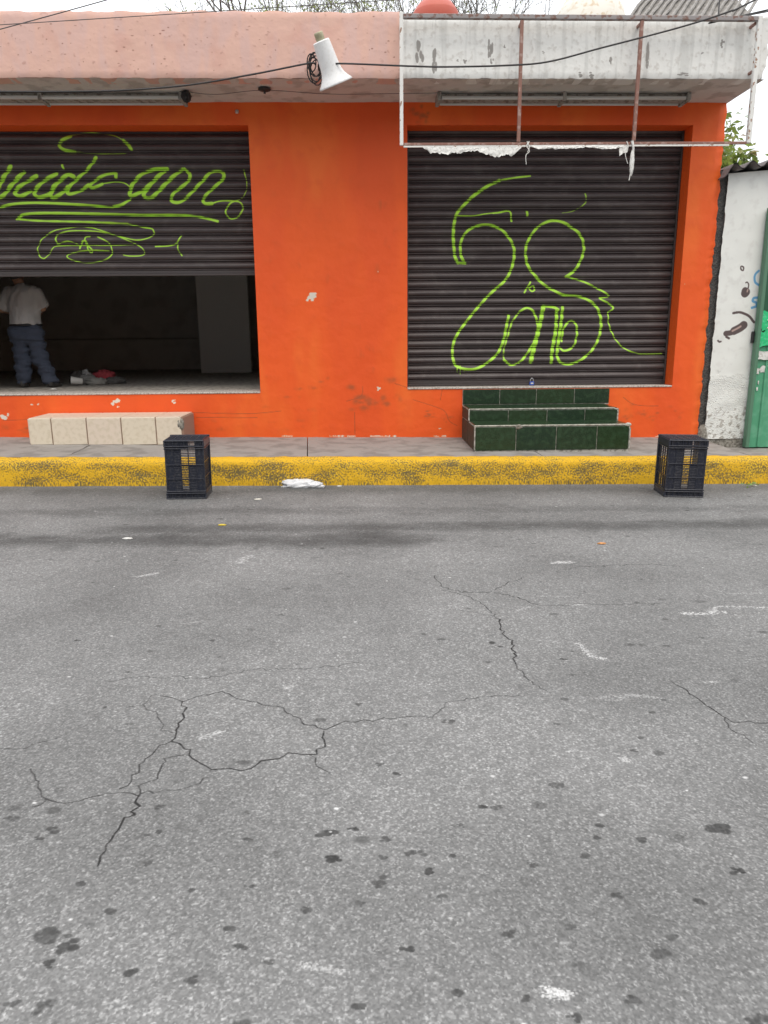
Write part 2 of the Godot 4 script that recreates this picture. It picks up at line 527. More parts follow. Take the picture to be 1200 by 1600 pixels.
# ================================================================ materials
func make_materials() -> void:
	var plaster_bump := rough_noise(0.05, 3, 5)
	var grain := rough_noise(0.12, 5, 3)
	M.plaster_bump = plaster_bump
	M.grain = grain
	# concrete of pavement, soffit, interior
	var m := mat(Color.WHITE, 0.95)
	m.albedo_texture = mottled(lin(0.28, 0.265, 0.25), lin(0.185, 0.172, 0.16), 11, 0.022, 0.4, 0.8, 0.75)
	M.walk = everywhere(relief(m, plaster_bump, 0.6), 0.27)
	m = mat(Color.WHITE, 0.95)
	m.albedo_texture = mottled(lin(0.60, 0.575, 0.55), lin(0.40, 0.37, 0.345), 21, 0.012, 0.5, 0.78, 0.7)
	M.soffit = everywhere(relief(m, plaster_bump, 0.5), 0.5)
	m = mat(Color.WHITE, 0.9)
	m.albedo_texture = mottled(lin(0.62, 0.58, 0.53), lin(0.50, 0.46, 0.42), 31, 0.01, 0.4, 0.8, 0.6)
	M.inside = everywhere(relief(m, plaster_bump, 0.3), 0.35)
	m = mat(Color.WHITE, 0.85)
	m.albedo_texture = mottled(lin(0.36, 0.335, 0.30), lin(0.16, 0.145, 0.13), 33, 0.03, 0.42, 0.7, 0.8)
	M.shop_floor = everywhere(relief(m, plaster_bump, 0.3), 0.6)
	m = mat(Color.WHITE, 0.95)
	m.albedo_texture = mottled(lin(0.075, 0.08, 0.08), lin(0.15, 0.145, 0.13), 35, 0.05, 0.5, 0.75, 0.7)
	M.tar = everywhere(relief(m, plaster_bump, 1.5), 1.2)
	m = mat(Color.WHITE, 0.95)
	m.albedo_texture = mottled(lin(0.30, 0.28, 0.25), lin(0.13, 0.12, 0.10), 37, 0.04, 0.4, 0.7, 0.8)
	M.mortar = everywhere(relief(m, plaster_bump, 1.0), 1.0)
	m = mat(Color.WHITE, 0.95)
	m.albedo_texture = mottled(lin(0.55, 0.52, 0.48), lin(0.25, 0.22, 0.19), 39, 0.06, 0.45, 0.65, 0.85)
	M.sill = everywhere(relief(m, plaster_bump, 0.6), 1.0)
	# metals, plastics
	M.white_iron = everywhere(worn(lin(0.72, 0.72, 0.70), lin(0.25, 0.13, 0.08), 41, 0.68, 0.74), 1.5)
	M.rust_iron = everywhere(worn(lin(0.24, 0.12, 0.095), lin(0.36, 0.25, 0.22), 43, 0.55, 0.8), 1.5)
	M.grey_iron = everywhere(worn(lin(0.27, 0.25, 0.25), lin(0.17, 0.09, 0.07), 44, 0.5, 0.7), 1.5)
	M.cable = mat(lin(0.03, 0.028, 0.03), 0.6)
	M.thin_cable = mat(lin(0.10, 0.09, 0.09), 0.7)
	M.white_plastic = everywhere(worn(lin(0.74, 0.75, 0.76), lin(0.60, 0.59, 0.57), 47, 0.55, 0.85, 0.5), 3.0)
	M.tube = mat(lin(0.62, 0.63, 0.62), 0.3)
	M.fixture = everywhere(worn(lin(0.33, 0.32, 0.30), lin(0.16, 0.14, 0.12), 48, 0.5, 0.75), 1.5)
	M.black = mat(lin(0.02, 0.02, 0.022), 0.6)
	M.crate = everywhere(worn(lin(0.016, 0.020, 0.034), lin(0.085, 0.083, 0.082), 49, 0.55, 0.8, 0.55), 4.0)
	M.crate.roughness = 0.34
	M.brass = mat(lin(0.35, 0.33, 0.22), 0.5, 0.3)
	M.blue = mat(lin(0.03, 0.09, 0.42), 0.4)
	M.steel = mat(lin(0.55, 0.55, 0.55), 0.3, 1.0)
	M.vinyl = everywhere(worn(lin(0.72, 0.72, 0.70), lin(0.42, 0.40, 0.37), 51, 0.5, 0.8, 0.6), 4.0)
	M.bag = mat(lin(0.62, 0.63, 0.66), 0.35)
	# tiles
	M.green_tiles = []
	for k in 3:
		m = mat(Color.WHITE, 0.32)
		m.albedo_texture = mottled(lin(0.010 + 0.003 * k, 0.030 + 0.004 * k, 0.014), lin(0.028, 0.062, 0.030), 60 + k, 0.03, 0.4, 0.8, 0.8, 256)
		m.roughness_texture = grain
		m.roughness = 0.6
		M.green_tiles.append(everywhere(m, 1.6))
	M.cream_tiles = []
	for k in 3:
		m = mat(Color.WHITE, 0.45)
		m.albedo_texture = mottled(lin(0.68, 0.61 - 0.01 * k, 0.49), lin(0.58, 0.50, 0.38), 70 + k, 0.04, 0.4, 0.85, 0.6, 256)
		M.cream_tiles.append(everywhere(m, 1.4))
	M.grout = everywhere(worn(lin(0.46, 0.45, 0.40), lin(0.20, 0.19, 0.16), 75, 0.5, 0.7, 0.8), 2.0)
	M.pink_grout = mat(lin(0.30, 0.20, 0.15), 0.95)
	# road
	road_material("road_near", -3.4, 4.4, 6.8, 3.8, 2048)
	road_material("road_far", -6.0, 1.2, 12.0, 3.2, 2048)
	m = mat(lin(0.155, 0.155, 0.152), 0.95)
	M.road_rest = everywhere(relief(m, grain, 0.6), 0.8)
	M.ground = everywhere(relief(mat(lin(0.17, 0.155, 0.13), 0.95), plaster_bump, 2.0), 0.2)
	kerb_material()
	facade_materials()
	shutter_material("shutter_left", -5.0, 2.2, 3.8, 1.8, GRAFFITI_LEFT, 1216, 576, 2.243 + 0.055)
	shutter_material("shutter_right", 0.5, 0.8, 3.4, 3.2, GRAFFITI_RIGHT, 1088, 1024, RSILL + 0.008 + 0.055)


func worn(base: Color, other: Color, sd: int, lo: float, hi: float, most := 0.9) -> StandardMaterial3D:
	var m := mat(Color.WHITE, 0.7)
	m.albedo_texture = mottled(base, other, sd, 0.03, lo, hi, most, 256)
	return m


func road_material(called: String, x0: float, z0: float, lx: float, lz: float, w: int) -> void:
	var k := w / lx   # pixels per metre
	var h := int(lz * k)
	var off := Vector2(x0, z0) * k
	var agg := noise(FastNoiseLite.TYPE_CELLULAR, 95.0 / k, 1, w, h, off)
	var fine := noise(FastNoiseLite.TYPE_CELLULAR, 120.0 / k, 2, w, h, off, 1, true)
	var grit := noise(FastNoiseLite.TYPE_CELLULAR, minf(190.0 / k, 0.8), 6, w, h, off, 1, true)
	var mid := noise(FastNoiseLite.TYPE_SIMPLEX_SMOOTH, 7.0 / k, 3, w, h, off, 3)
	var big := noise(FastNoiseLite.TYPE_SIMPLEX_SMOOTH, 0.55 / k, 4, w, h, off, 4)
	var crack := blank(w, h)
	var pale := blank(w, h)
	var dark := blank(w, h)
	var at := func(x: float, z: float) -> Vector2: return (Vector2(x, z) - Vector2(x0, z0)) * k
	var jag := RandomNumberGenerator.new()
	jag.seed = 5
	for c in CRACKS:
		var p := pairs(c[1], at)
		var q := []
		for i in p.size() - 1:   # a crack runs ragged
			var n := maxi(2, int(p[i].distance_to(p[i + 1]) / (0.024 * k)))
			for t in n:
				q.append(p[i].lerp(p[i + 1], float(t) / n) + Vector2(jag.randfn(), jag.randfn()) * 0.0065 * k)
		q.append(p[p.size() - 1])
		for i in q.size() - 1:
			var r: float = c[0] * 0.0031 * k * jag.randf_range(0.4, 1.4)
			stroke(crack, w, h, [q[i], q[i + 1]], maxf(r, 1.05 if k > 200.0 else 1.2), clampf(((180.0 if k > 200.0 else 230.0) * c[0] + 75.0) * jag.randf_range(0.55, 1.05), 0, 255), 0.5)
	for c in SCUFFS:
		var p := smooth_path(pairs(c[2], at), 12)
		for q in p:
			for n in 5:
				var s: float = c[0] * (0.009 if k < 200.0 else 0.006) * k
				dab(pale, w, h, q.x + jag.randfn() * s * 1.5, q.y + jag.randfn() * s * 0.9, maxf(1.1, s * jag.randf_range(0.25, 0.8)), maxf(1.0, s * jag.randf_range(0.2, 0.5)), 255.0 * c[1] * jag.randf_range(0.5, 1.0), 0.5)
	for s in SPOTS:
		var p: Vector2 = at.call(s[0], s[1])
		var amount := jag.randf_range(150, 250)
		for n in 7:
			var r: float = s[2] * k * jag.randf_range(0.28, 0.66)
			dab(dark, w, h, p.x + jag.randfn() * s[2] * k * 0.5, p.y + jag.randfn() * s[2] * k * 0.32, r * 1.25, r * 0.9, amount * jag.randf_range(0.8, 1.0), 0.3)
	for n in 520:   # older, fainter drips
		var p: Vector2 = at.call(jag.randf_range(-4.5, 4.5), jag.randf_range(1.8, 8.0))
		var r := jag.randf_range(0.006, 0.024) * k
		dab(dark, w, h, p.x, p.y, r * jag.randf_range(0.8, 1.8), r, jag.randf_range(25, 130) * (1.0 if n % 4 else 1.6), 0.4)
	for n in 420:   # pale stones and specks
		var p: Vector2 = at.call(jag.randf_range(-4.5, 4.5), jag.randf_range(1.8, 8.0))
		var r := jag.randf_range(0.003, 0.009) * k
		dab(pale, w, h, p.x, p.y, maxf(r * 1.4, 0.8), maxf(r, 0.8), jag.randf_range(80, 230), 0.5)
	# oily bands where wheels run along the kerb, seen as darker asphalt with ragged outlines
	var oil := blank(w, h)
	for band in [[-7.0, 3.75, 0.35, 3.76, 0.17, 235.0], [-2.0, 3.45, 6.5, 3.2, 0.14, 190.0], [-7.0, 2.9, 7.0, 2.65, 0.12, 110.0], [-7.0, 1.95, 7.0, 1.75, 0.22, 120.0]]:
		var a := Vector2(band[0], band[1])
		var b := Vector2(band[2], band[3])
		for t in 260:
			var q: Vector2 = at.call(lerpf(a.x, b.x, t / 260.0), lerpf(a.y, b.y, t / 260.0) + jag.randfn() * 0.05)
			dab(oil, w, h, q.x, q.y, jag.randf_range(0.15, 0.45) * k, band[4] * k * jag.randf_range(0.5, 1.3), band[5] * jag.randf_range(0.55, 1.0), 0.8)
	var tone := PackedByteArray()
	tone.resize(w * h)
	var height := PackedByteArray()
	height.resize(w * h)
	for i in w * h:
		var wear := (big[i] - 128) * 0.13
		var stone: int = agg[i]
		var f: int = fine[i]
		var v := 107.0 + wear + (mid[i] - 128) * 0.035 + (stone - 46) * 0.10 + (f - 128) * 0.06 + (grit[i] - 128) * 0.09
		if f > 205:   # pale stones in the worn surface
			v += (f - 205) * (0.26 + 0.003 * (big[i] - 110))
		if grit[i] > 228:
			v += 18.0
		v += (54.0 + (f - 128) * 0.08 - v) * dark[i] * (0.0033 + 0.000012 * (mid[i] - 90))
		v *= 1.0 - oil[i] * 0.0014
		v += (214.0 - v) * pale[i] * 0.0038
		v *= 1.0 - crack[i] * 0.0031
		tone[i] = clampi(int(v), 8, 250)
		height[i] = clampi(110 + (stone >> 1) + ((f - 128) >> 3) - (crack[i] >> 1), 0, 255)
	var m := mat(Color(0.992, 0.993, 0.995), 0.92)
	m.albedo_texture = grey(w, h, tone)
	m.texture_repeat = false
	M[called] = relief(m, grey(w, h, height), 0.5)


func kerb_material() -> void:
	var w := 2048
	var h := 96
	var a := stretched(0.36, 81, w, h, 1.0, 1.7, 3)
	var b := stretched(0.02, 82, w, h, 1.6, 1.0, 4)
	var c := noise(FastNoiseLite.TYPE_CELLULAR, 0.2, 83, w, h)
	var worn_area := blank(w, h)
	var r := RandomNumberGenerator.new()
	r.seed = 12
	var px := func(x: float) -> float: return (x + 7.0) / 14.0 * w
	# bare stretches seen on the kerb: x, row, half length, half height
	for s in [[-1.25, 62, 0.33, 22], [-0.95, 58, 0.2, 18], [-3.2, 70, 0.7, 22], [-2.6, 66, 0.5, 18], [0.95, 60, 0.3, 24], [2.3, 72, 0.5, 22], [3.5, 85, 0.4, 18], [-0.55, 72, 0.35, 18], [1.6, 70, 0.4, 22], [4.6, 75, 0.4, 20], [-4.6, 70, 0.5, 22], [0.3, 78, 0.3, 16], [3.9, 70, 0.3, 20], [2.9, 62, 0.2, 14]]:
		for n in 10:
			dab(worn_area, w, h, px.call(s[0] + r.randfn() * s[2] * 0.5), s[1] + r.randfn() * s[3] * 0.4, s[2] * 0.5 * w / 14.0, s[3] * 0.8, r.randf_range(120, 215), 0.9)
	var mask := PackedByteArray()
	mask.resize(w * h)
	var hgt := PackedByteArray()
	hgt.resize(w * h)
	for i in w * h:
		var row := i / w
		var v := (a[i] - 128) * 0.9 + (b[i] - 128) * 0.45 + worn_area[i] * 0.24 + (60 - c[i]) * 0.3 + 72.0
		if row > 30:
			v += 14.0
		mask[i] = clampi(int(v), 0, 255)
		hgt[i] = clampi(int(128 - (v - 110) * 0.5 + (a[i] - 128) * 0.6), 0, 255)
	var m := mat(Color.WHITE, 0.85)
	m.albedo_texture = compose(w, h, lin(0.66, 0.39, 0.012), [layer(b, lin(0.74, 0.48, 0.025), 0.5, 0.75, 0.8), layer(mask, lin(0.30, 0.19, 0.03), 0.36, 0.50, 0.85), layer(mask, lin(0.13, 0.10, 0.05), 0.49, 0.62, 0.85)])
	M.kerb = relief(m, grey(w, h, hgt), 2.2)


# the orange front wall, x -9..4.4 and y 0..4.2; pink and white parapets; the neighbour's white wall
func facade_materials() -> void:
	var r := RandomNumberGenerator.new()
	r.seed = 31
	var w := 1536
	var h := 504
	var k := w / 13.4
	var at := func(x: float, y: float) -> Vector2: return Vector2(x + 9.0, 4.2 - y) * Vector2(k, h / 4.2)
	var a := stretched(0.008, 91, w, h, 1.0, 4.0, 4)
	var b := noise(FastNoiseLite.TYPE_SIMPLEX_SMOOTH, 0.03, 92, w, h, Vector2.ZERO, 4)
	var grime := blank(w, h)
	var chips := blank(w, h)
	var crack := blank(w, h)
	for s in [[0.12, 0.80, 0.26, 0.22, 200], [0.02, 0.62, 0.3, 0.16, 130], [-0.65, 0.88, 0.24, 0.1, 150], [0.86, 0.56, 0.16, 0.06, 220], [1.05, 0.52, 0.1, 0.1, 120], [3.55, 0.5, 0.22, 0.12, 170], [3.3, 0.55, 0.2, 0.14, 120], [-1.0, 0.55, 0.5, 0.12, 100], [-2.0, 0.5, 0.35, 0.12, 130], [-4.2, 0.48, 0.5, 0.12, 120], [0.05, 1.4, 0.12, 0.4, 70], [-0.25, 2.0, 0.12, 0.5, 60], [0.35, 2.4, 0.14, 0.5, 80], [-0.9, 2.5, 0.16, 0.5, 60], [0.25, 2.75, 0.2, 0.25, 70], [4.0, 0.6, 0.2, 0.2, 110], [-1.15, 1.1, 0.06, 0.3, 60], [0.7, 3.95, 0.15, 0.1, 160]]:
		for n in 14:
			var p: Vector2 = at.call(s[0] + r.randfn() * s[2] * 0.5, s[1] + r.randfn() * s[3] * 0.5)
			dab(grime, w, h, p.x, p.y, s[2] * k * r.randf_range(0.2, 0.6), s[3] * k * r.randf_range(0.2, 0.6), s[4] * r.randf_range(0.5, 1.0), 0.9)
	for i in w * h:   # grime has the grain of the plaster
		if grime[i] > 0:
			grime[i] = clampi(int(grime[i] * (b[i] - 70) / 70.0), 0, 255)
	for s in [[-0.578, 2.004, 0.05], [-0.60, 1.98, 0.045], [-0.64, 1.935, 0.025], [0.206, 0.887, 0.03], [0.19, 0.90, 0.02], [-3.037, 0.748, 0.05], [-2.99, 0.775, 0.03], [-3.0, 0.70, 0.02], [-2.306, 0.765, 0.032], [-4.37, 0.583, 0.05], [-4.34, 0.62, 0.025], [-4.028, 0.735, 0.02], [-3.96, 0.74, 0.015], [0.203, 2.262, 0.007], [0.96, 0.39, 0.015], [3.9, 2.1, 0.006]]:
		var p: Vector2 = at.call(s[0], s[1])
		for n in 5:
			dab(chips, w, h, p.x + r.randfn() * s[2] * k * 0.35, p.y + r.randfn() * s[2] * k * 0.3, s[2] * k * r.randf_range(0.4, 0.7), s[2] * k * r.randf_range(0.25, 0.6), 255, 0.3)
	for x in range(0, 240):   # flaking along the foot of the wall
		var wx := -1.0 + x * 0.0225
		if absf(sin(wx * 3.1) + sin(wx * 7.7)) > 0.9:
			var p: Vector2 = at.call(wx, 0.305 - 0.012 * wx)
			dab(chips, w, h, p.x, p.y, r.randf_range(1.0, 3.5), r.randf_range(0.8, 1.8), r.randf_range(100, 255), 0.4)
	for c in [[-0.1, 0.6, -0.1, 0.33], [0.62, 0.75, 0.9, 0.66, 1.02, 0.6, 1.08, 0.48, 1.18, 0.42], [0.98, 0.86, 0.96, 0.74], [-2.1, 0.62, -1.4, 0.6, -1.0, 0.63], [-4.4, 0.55, -3.9, 0.56], [-2.05, 0.56, -1.3, 0.55], [3.25, 0.75, 3.4, 0.66, 3.7, 0.64], [0.0, 0.92, -0.02, 0.8, -0.2, 0.74], [0.4, 0.95, 0.55, 0.9]]:
		stroke(crack, w, h, pairs(c, at), 1.1, 150, 0.8)
	var m := mat(Color.WHITE, 0.62)
	m.albedo_texture = compose(w, h, lin(0.81, 0.104, 0.009), [layer(a, lin(0.85, 0.145, 0.016), 0.5, 0.72, 0.9), layer(a, lin(0.74, 0.082, 0.009), 0.48, 0.30, 0.6), layer(b, lin(0.74, 0.097, 0.011), 0.55, 0.8, 0.4), layer(grime, lin(0.33, 0.085, 0.03), 0.1, 0.95, 0.65), layer(crack, lin(0.22, 0.06, 0.03), 0.2, 0.8, 0.8), layer(chips, lin(0.70, 0.64, 0.56), 0.35, 0.6, 1.0)])
	M.orange = relief(m, grey(w, h, b), 0.7)
	m = mat(lin(0.81, 0.104, 0.009), 0.6)
	M.orange_plain = everywhere(relief(m, M.plaster_bump, 0.5), 0.6)
	# pink parapet: x -9..0.43, y 4.05..4.75
	w = 1400
	h = 128
	a = stretched(0.03, 95, w, h, 1.0, 5.0, 3)
	b = noise(FastNoiseLite.TYPE_SIMPLEX_SMOOTH, 0.06, 96, w, h, Vector2.ZERO, 4)
	var c := noise(FastNoiseLite.TYPE_SIMPLEX_SMOOTH, 0.012, 97, w, h, Vector2.ZERO, 3)
	chips = blank(w, h)
	at = func(x: float, y: float) -> Vector2: return Vector2((x + 9.0) / 9.43 * w, (4.75 - y) / 0.7 * h)
	for n in 110:
		var p: Vector2 = at.call(r.randf_range(-5, 0.4), r.randf_range(4.08, 4.7))
		if r.randf() < 0.55:
			p = at.call([-3.45, -2.1, -2.2, -1.05, -3.0, 0.38][n % 6] + r.randfn() * 0.18, r.randf_range(4.15, 4.6))
		dab(chips, w, h, p.x, p.y, r.randf_range(0.8, 3.5), r.randf_range(0.8, 2.2), r.randf_range(100, 255), 0.5)
	m = mat(Color.WHITE, 0.9)
	m.albedo_texture = compose(w, h, lin(0.66, 0.42, 0.35), [layer(a, lin(0.62, 0.415, 0.375), 0.45, 0.7, 0.8), layer(c, lin(0.60, 0.35, 0.29), 0.55, 0.8, 0.6), layer(b, lin(0.42, 0.24, 0.20), 0.70, 0.82, 0.6), layer(chips, lin(0.24, 0.12, 0.09), 0.4, 0.7, 0.75)])
	M.pink = relief(m, grey(w, h, b), 0.3)
	# white parapet: x 0.43..4.4
	w = 900
	h = 160
	a = stretched(0.045, 101, w, h, 1.0, 14.0, 3)
	b = noise(FastNoiseLite.TYPE_SIMPLEX_SMOOTH, 0.05, 102, w, h, Vector2.ZERO, 4)
	chips = blank(w, h)
	var drips := blank(w, h)
	at = func(x: float, y: float) -> Vector2: return Vector2((x - 0.43) / 3.97 * w, (4.75 - y) / 0.7 * h)
	for s in [[0.62, 4.32, 0.035, 0.1], [0.78, 4.3, 0.03, 0.12], [1.36, 4.34, 0.022, 0.09], [1.37, 4.25, 0.015, 0.03], [2.98, 4.36, 0.02, 0.13], [2.98, 4.22, 0.015, 0.06], [3.35, 4.13, 0.05, 0.015], [2.42, 4.11, 0.03, 0.02], [2.30, 4.12, 0.03, 0.02], [1.10, 4.24, 0.02, 0.02], [1.02, 4.25, 0.012, 0.015], [3.75, 4.42, 0.02, 0.03], [3.55, 4.33, 0.012, 0.012], [2.6, 4.25, 0.015, 0.04], [1.9, 4.33, 0.012, 0.012], [1.5, 4.38, 0.01, 0.012]]:
		var p: Vector2 = at.call(s[0], s[1])
		for n in 8:
			dab(chips, w, h, p.x + r.randfn() * s[2] * 110, p.y + r.randfn() * s[3] * 110, maxf(1.0, s[2] * 130), maxf(1.0, s[3] * 110), 255, 0.4)
	for n in 60:   # streaks that rain washed down from the top
		var x := r.randf_range(0.45, 4.3)
		var p: Vector2 = at.call(x, 4.66)
		var deep := r.randf_range(14, 70)
		for t in 24:
			dab(drips, w, h, p.x + sin(t * 0.7 + n) * 0.7, p.y + deep * t / 24.0, r.randf_range(1.0, 2.6), 3.0, r.randf_range(70, 200) * (1.0 - t / 26.0), 0.7)
	m = mat(Color.WHITE, 0.85)
	m.albedo_texture = compose(w, h, lin(0.75, 0.75, 0.725), [layer(a, lin(0.58, 0.58, 0.56), 0.48, 0.74, 0.7), layer(b, lin(0.52, 0.50, 0.47), 0.56, 0.8, 0.6), layer(drips, lin(0.30, 0.29, 0.285), 0.15, 1.0, 0.65), layer(chips, lin(0.24, 0.225, 0.21), 0.35, 0.7, 0.85)])
	M.white_parapet = relief(m, grey(w, h, b), 0.3)
	# the neighbour's white wall: x 4.3..6.3, y 0.2..3.6
	w = 400
	h = 680
	b = noise(FastNoiseLite.TYPE_SIMPLEX_SMOOTH, 0.03, 111, w, h, Vector2.ZERO, 4)
	var pebble := noise(FastNoiseLite.TYPE_CELLULAR, 0.24, 112, w, h)
	var dirt := noise(FastNoiseLite.TYPE_SIMPLEX_SMOOTH, 0.06, 113, w, h, Vector2.ZERO, 4)
	var brown := blank(w, h)
	var blue := blank(w, h)
	var tan_ := blank(w, h)
	at = func(x: float, y: float) -> Vector2: return Vector2((x - 4.3) * 200.0, (3.6 - y) * 200.0)
	stroke(brown, w, h, pairs([4.575, 2.30, 4.60, 2.285, 4.595, 2.25, 4.57, 2.265, 4.565, 2.295], at), 2.2, 255, 0.4)
	for q in [[4.65, 1.99, 0.055], [4.665, 2.0, 0.05], [4.645, 2.015, 0.045]]:
		var p: Vector2 = at.call(q[0], q[1])
		dab(brown, w, h, p.x, p.y, q[2] * 200, q[2] * 210, 255, 0.2)
	stroke(brown, w, h, pairs([4.682, 2.047, 4.682, 2.09, 4.66, 2.115, 4.644, 2.108], at), 2.0, 255, 0.4)
	stroke(brown, w, h, pairs([4.46, 1.515, 4.53, 1.525, 4.60, 1.56], at), 7.5, 255, 0.3)
	stroke(brown, w, h, pairs([4.56, 1.545, 4.63, 1.58, 4.675, 1.615], at), 11.5, 255, 0.3)
	stroke(brown, w, h, pairs([4.53, 1.755, 4.60, 1.765, 4.66, 1.75, 4.73, 1.715, 4.80, 1.64], at), 3.6, 255, 0.4)
	stroke(brown, w, h, pairs([4.47, 1.475, 4.51, 1.455], at), 3.6, 190, 0.4)
	stroke(brown, w, h, pairs([4.37, 1.43, 4.39, 1.415, 4.41, 1.42], at), 3.0, 170, 0.4)
	stroke(tan_, w, h, pairs([4.54, 1.545, 4.60, 1.575, 4.64, 1.60], at), 3.2, 255, 0.5)
	stroke(tan_, w, h, pairs([4.675, 2.005, 4.68, 2.03], at), 2.4, 255, 0.5)
	stroke(blue, w, h, pairs([4.79, 2.245, 4.755, 2.21, 4.747, 2.165, 4.765, 2.11, 4.82, 2.076], at), 3.6, 255, 0.5)
	stroke(blue, w, h, pairs([4.815, 1.935, 4.765, 1.93, 4.755, 1.895, 4.80, 1.875, 4.80, 1.835, 4.746, 1.815], at), 4.0, 255, 0.5)
	var stucco := PackedByteArray()
	stucco.resize(w * h)
	for i in w * h:
		var y := 3.6 - float(i / w) / 200.0
		stucco[i] = (clampi(pebble[i] * 2, 0, 255) if y < 1.0 + 0.0012 * (b[i] - 128) else 128 + (b[i] - 128) / 6)
		if y > 0.62 or y < 0.2:
			dirt[i] = 0 if y > 0.62 else dirt[i]
	m = mat(Color.WHITE, 0.9)
	m.albedo_texture = compose(w, h, lin(0.76, 0.77, 0.75), [layer(b, lin(0.66, 0.66, 0.64), 0.55, 0.8, 0.6), layer(dirt, lin(0.36, 0.34, 0.31), 0.56, 0.70, 0.8), layer(brown, lin(0.085, 0.06, 0.06), 0.3, 0.7, 0.92), layer(tan_, lin(0.50, 0.36, 0.32), 0.3, 0.8, 0.9), layer(blue, lin(0.10, 0.33, 0.62), 0.3, 0.8, 0.85)])
	M.neighbour_wall = relief(m, grey(w, h, stucco), 0.9)
	# green sheet metal
	m = mat(Color.WHITE, 0.5)
	m.albedo_texture = mottled(lin(0.085, 0.33, 0.19), lin(0.14, 0.40, 0.25), 121, 0.02, 0.4, 0.75, 0.8, 256)
	M.green_door = everywhere(m, 0.8)
	M.dark_green = mat(lin(0.02, 0.10, 0.05), 0.5)
	M.poster_green = everywhere(worn(lin(0.02, 0.50, 0.19), lin(0.10, 0.55, 0.28), 122, 0.5, 0.8), 2.0)
	M.paper = everywhere(worn(lin(0.66, 0.66, 0.64), lin(0.42, 0.40, 0.38), 123, 0.5, 0.75, 0.7), 3.0)


func shutter_material(called: String, x0: float, y0: float, lx: float, ly: float, strokes: Array, w: int, h: int, foot: float) -> void:
	var k := w / lx
	var r := RandomNumberGenerator.new()
	r.seed = 77
	var paint := blank(w, h)
	var mist := blank(w, h)
	var at := func(x: float, y: float) -> Vector2: return Vector2(x - x0, y0 + ly - y) * k
	for s in strokes:
		var p := smooth_path(pairs(s[2], at), 8)
		var half: float = maxf(s[0] * 0.5 * k, 3.3)
		for i in p.size() - 1:   # a spray can: a denser core in a soft edge, uneven along the way
			var n := maxi(1, int(p[i].distance_to(p[i + 1]) / 2.0))
			for t in n:
				var q: Vector2 = p[i].lerp(p[i + 1], float(t) / n)
				var uneven := 0.88 + 0.12 * sin(q.x * 0.09 + q.y * 0.05)
				dab(paint, w, h, q.x, q.y, half * 1.18, half * 1.08, 255.0 * s[1] * uneven, 0.8)
				if i % 2 == 0:
					dab(mist, w, h, q.x, q.y, half * 2.4, half * 2.2, 110.0 * s[1], 0.95)
	for i in w * h:   # the spray came from the front and hardly reached the hooks between the slats
		if paint[i] > 0 or mist[i] > 0:
			var y := y0 + ly - float(i / w) / k
			var ph := fposmod(foot - y, 0.1015)
			if ph > 0.0725 and ph < 0.081 or ph > 0.0905:
				paint[i] = int(paint[i] * 0.42)
				mist[i] = mist[i] / 4
			elif ph > 0.062 or ph < 0.006:
				paint[i] = int(paint[i] * 0.85)
	var a := stretched(0.02, 131, w, h, 6.0, 1.0, 3)
	var b := noise(FastNoiseLite.TYPE_SIMPLEX_SMOOTH, 0.012, 132, w, h, Vector2.ZERO, 4)
	var speck := blank(w, h)
	for n in 60:
		dab(speck, w, h, r.randf() * w, r.randf() * h, r.randf_range(0.8, 2.2), r.randf_range(0.8, 1.6), r.randf_range(60, 200), 0.5)
	var m := mat(Color.WHITE, 0.42)
	m.albedo_texture = compose(w, h, lin(0.062, 0.049, 0.050), [layer(a, lin(0.085, 0.070, 0.070), 0.45, 0.75, 0.9), layer(b, lin(0.12, 0.105, 0.10), 0.55, 0.85, 0.5), layer(speck, lin(0.35, 0.33, 0.31), 0.3, 0.8, 0.7), layer(mist, lin(0.22, 0.40, 0.05), 0.1, 0.6, 0.35), layer(paint, lin(0.45, 0.84, 0.06), 0.07, 0.45, 0.97)])
	m.texture_repeat = false
	M[called] = m


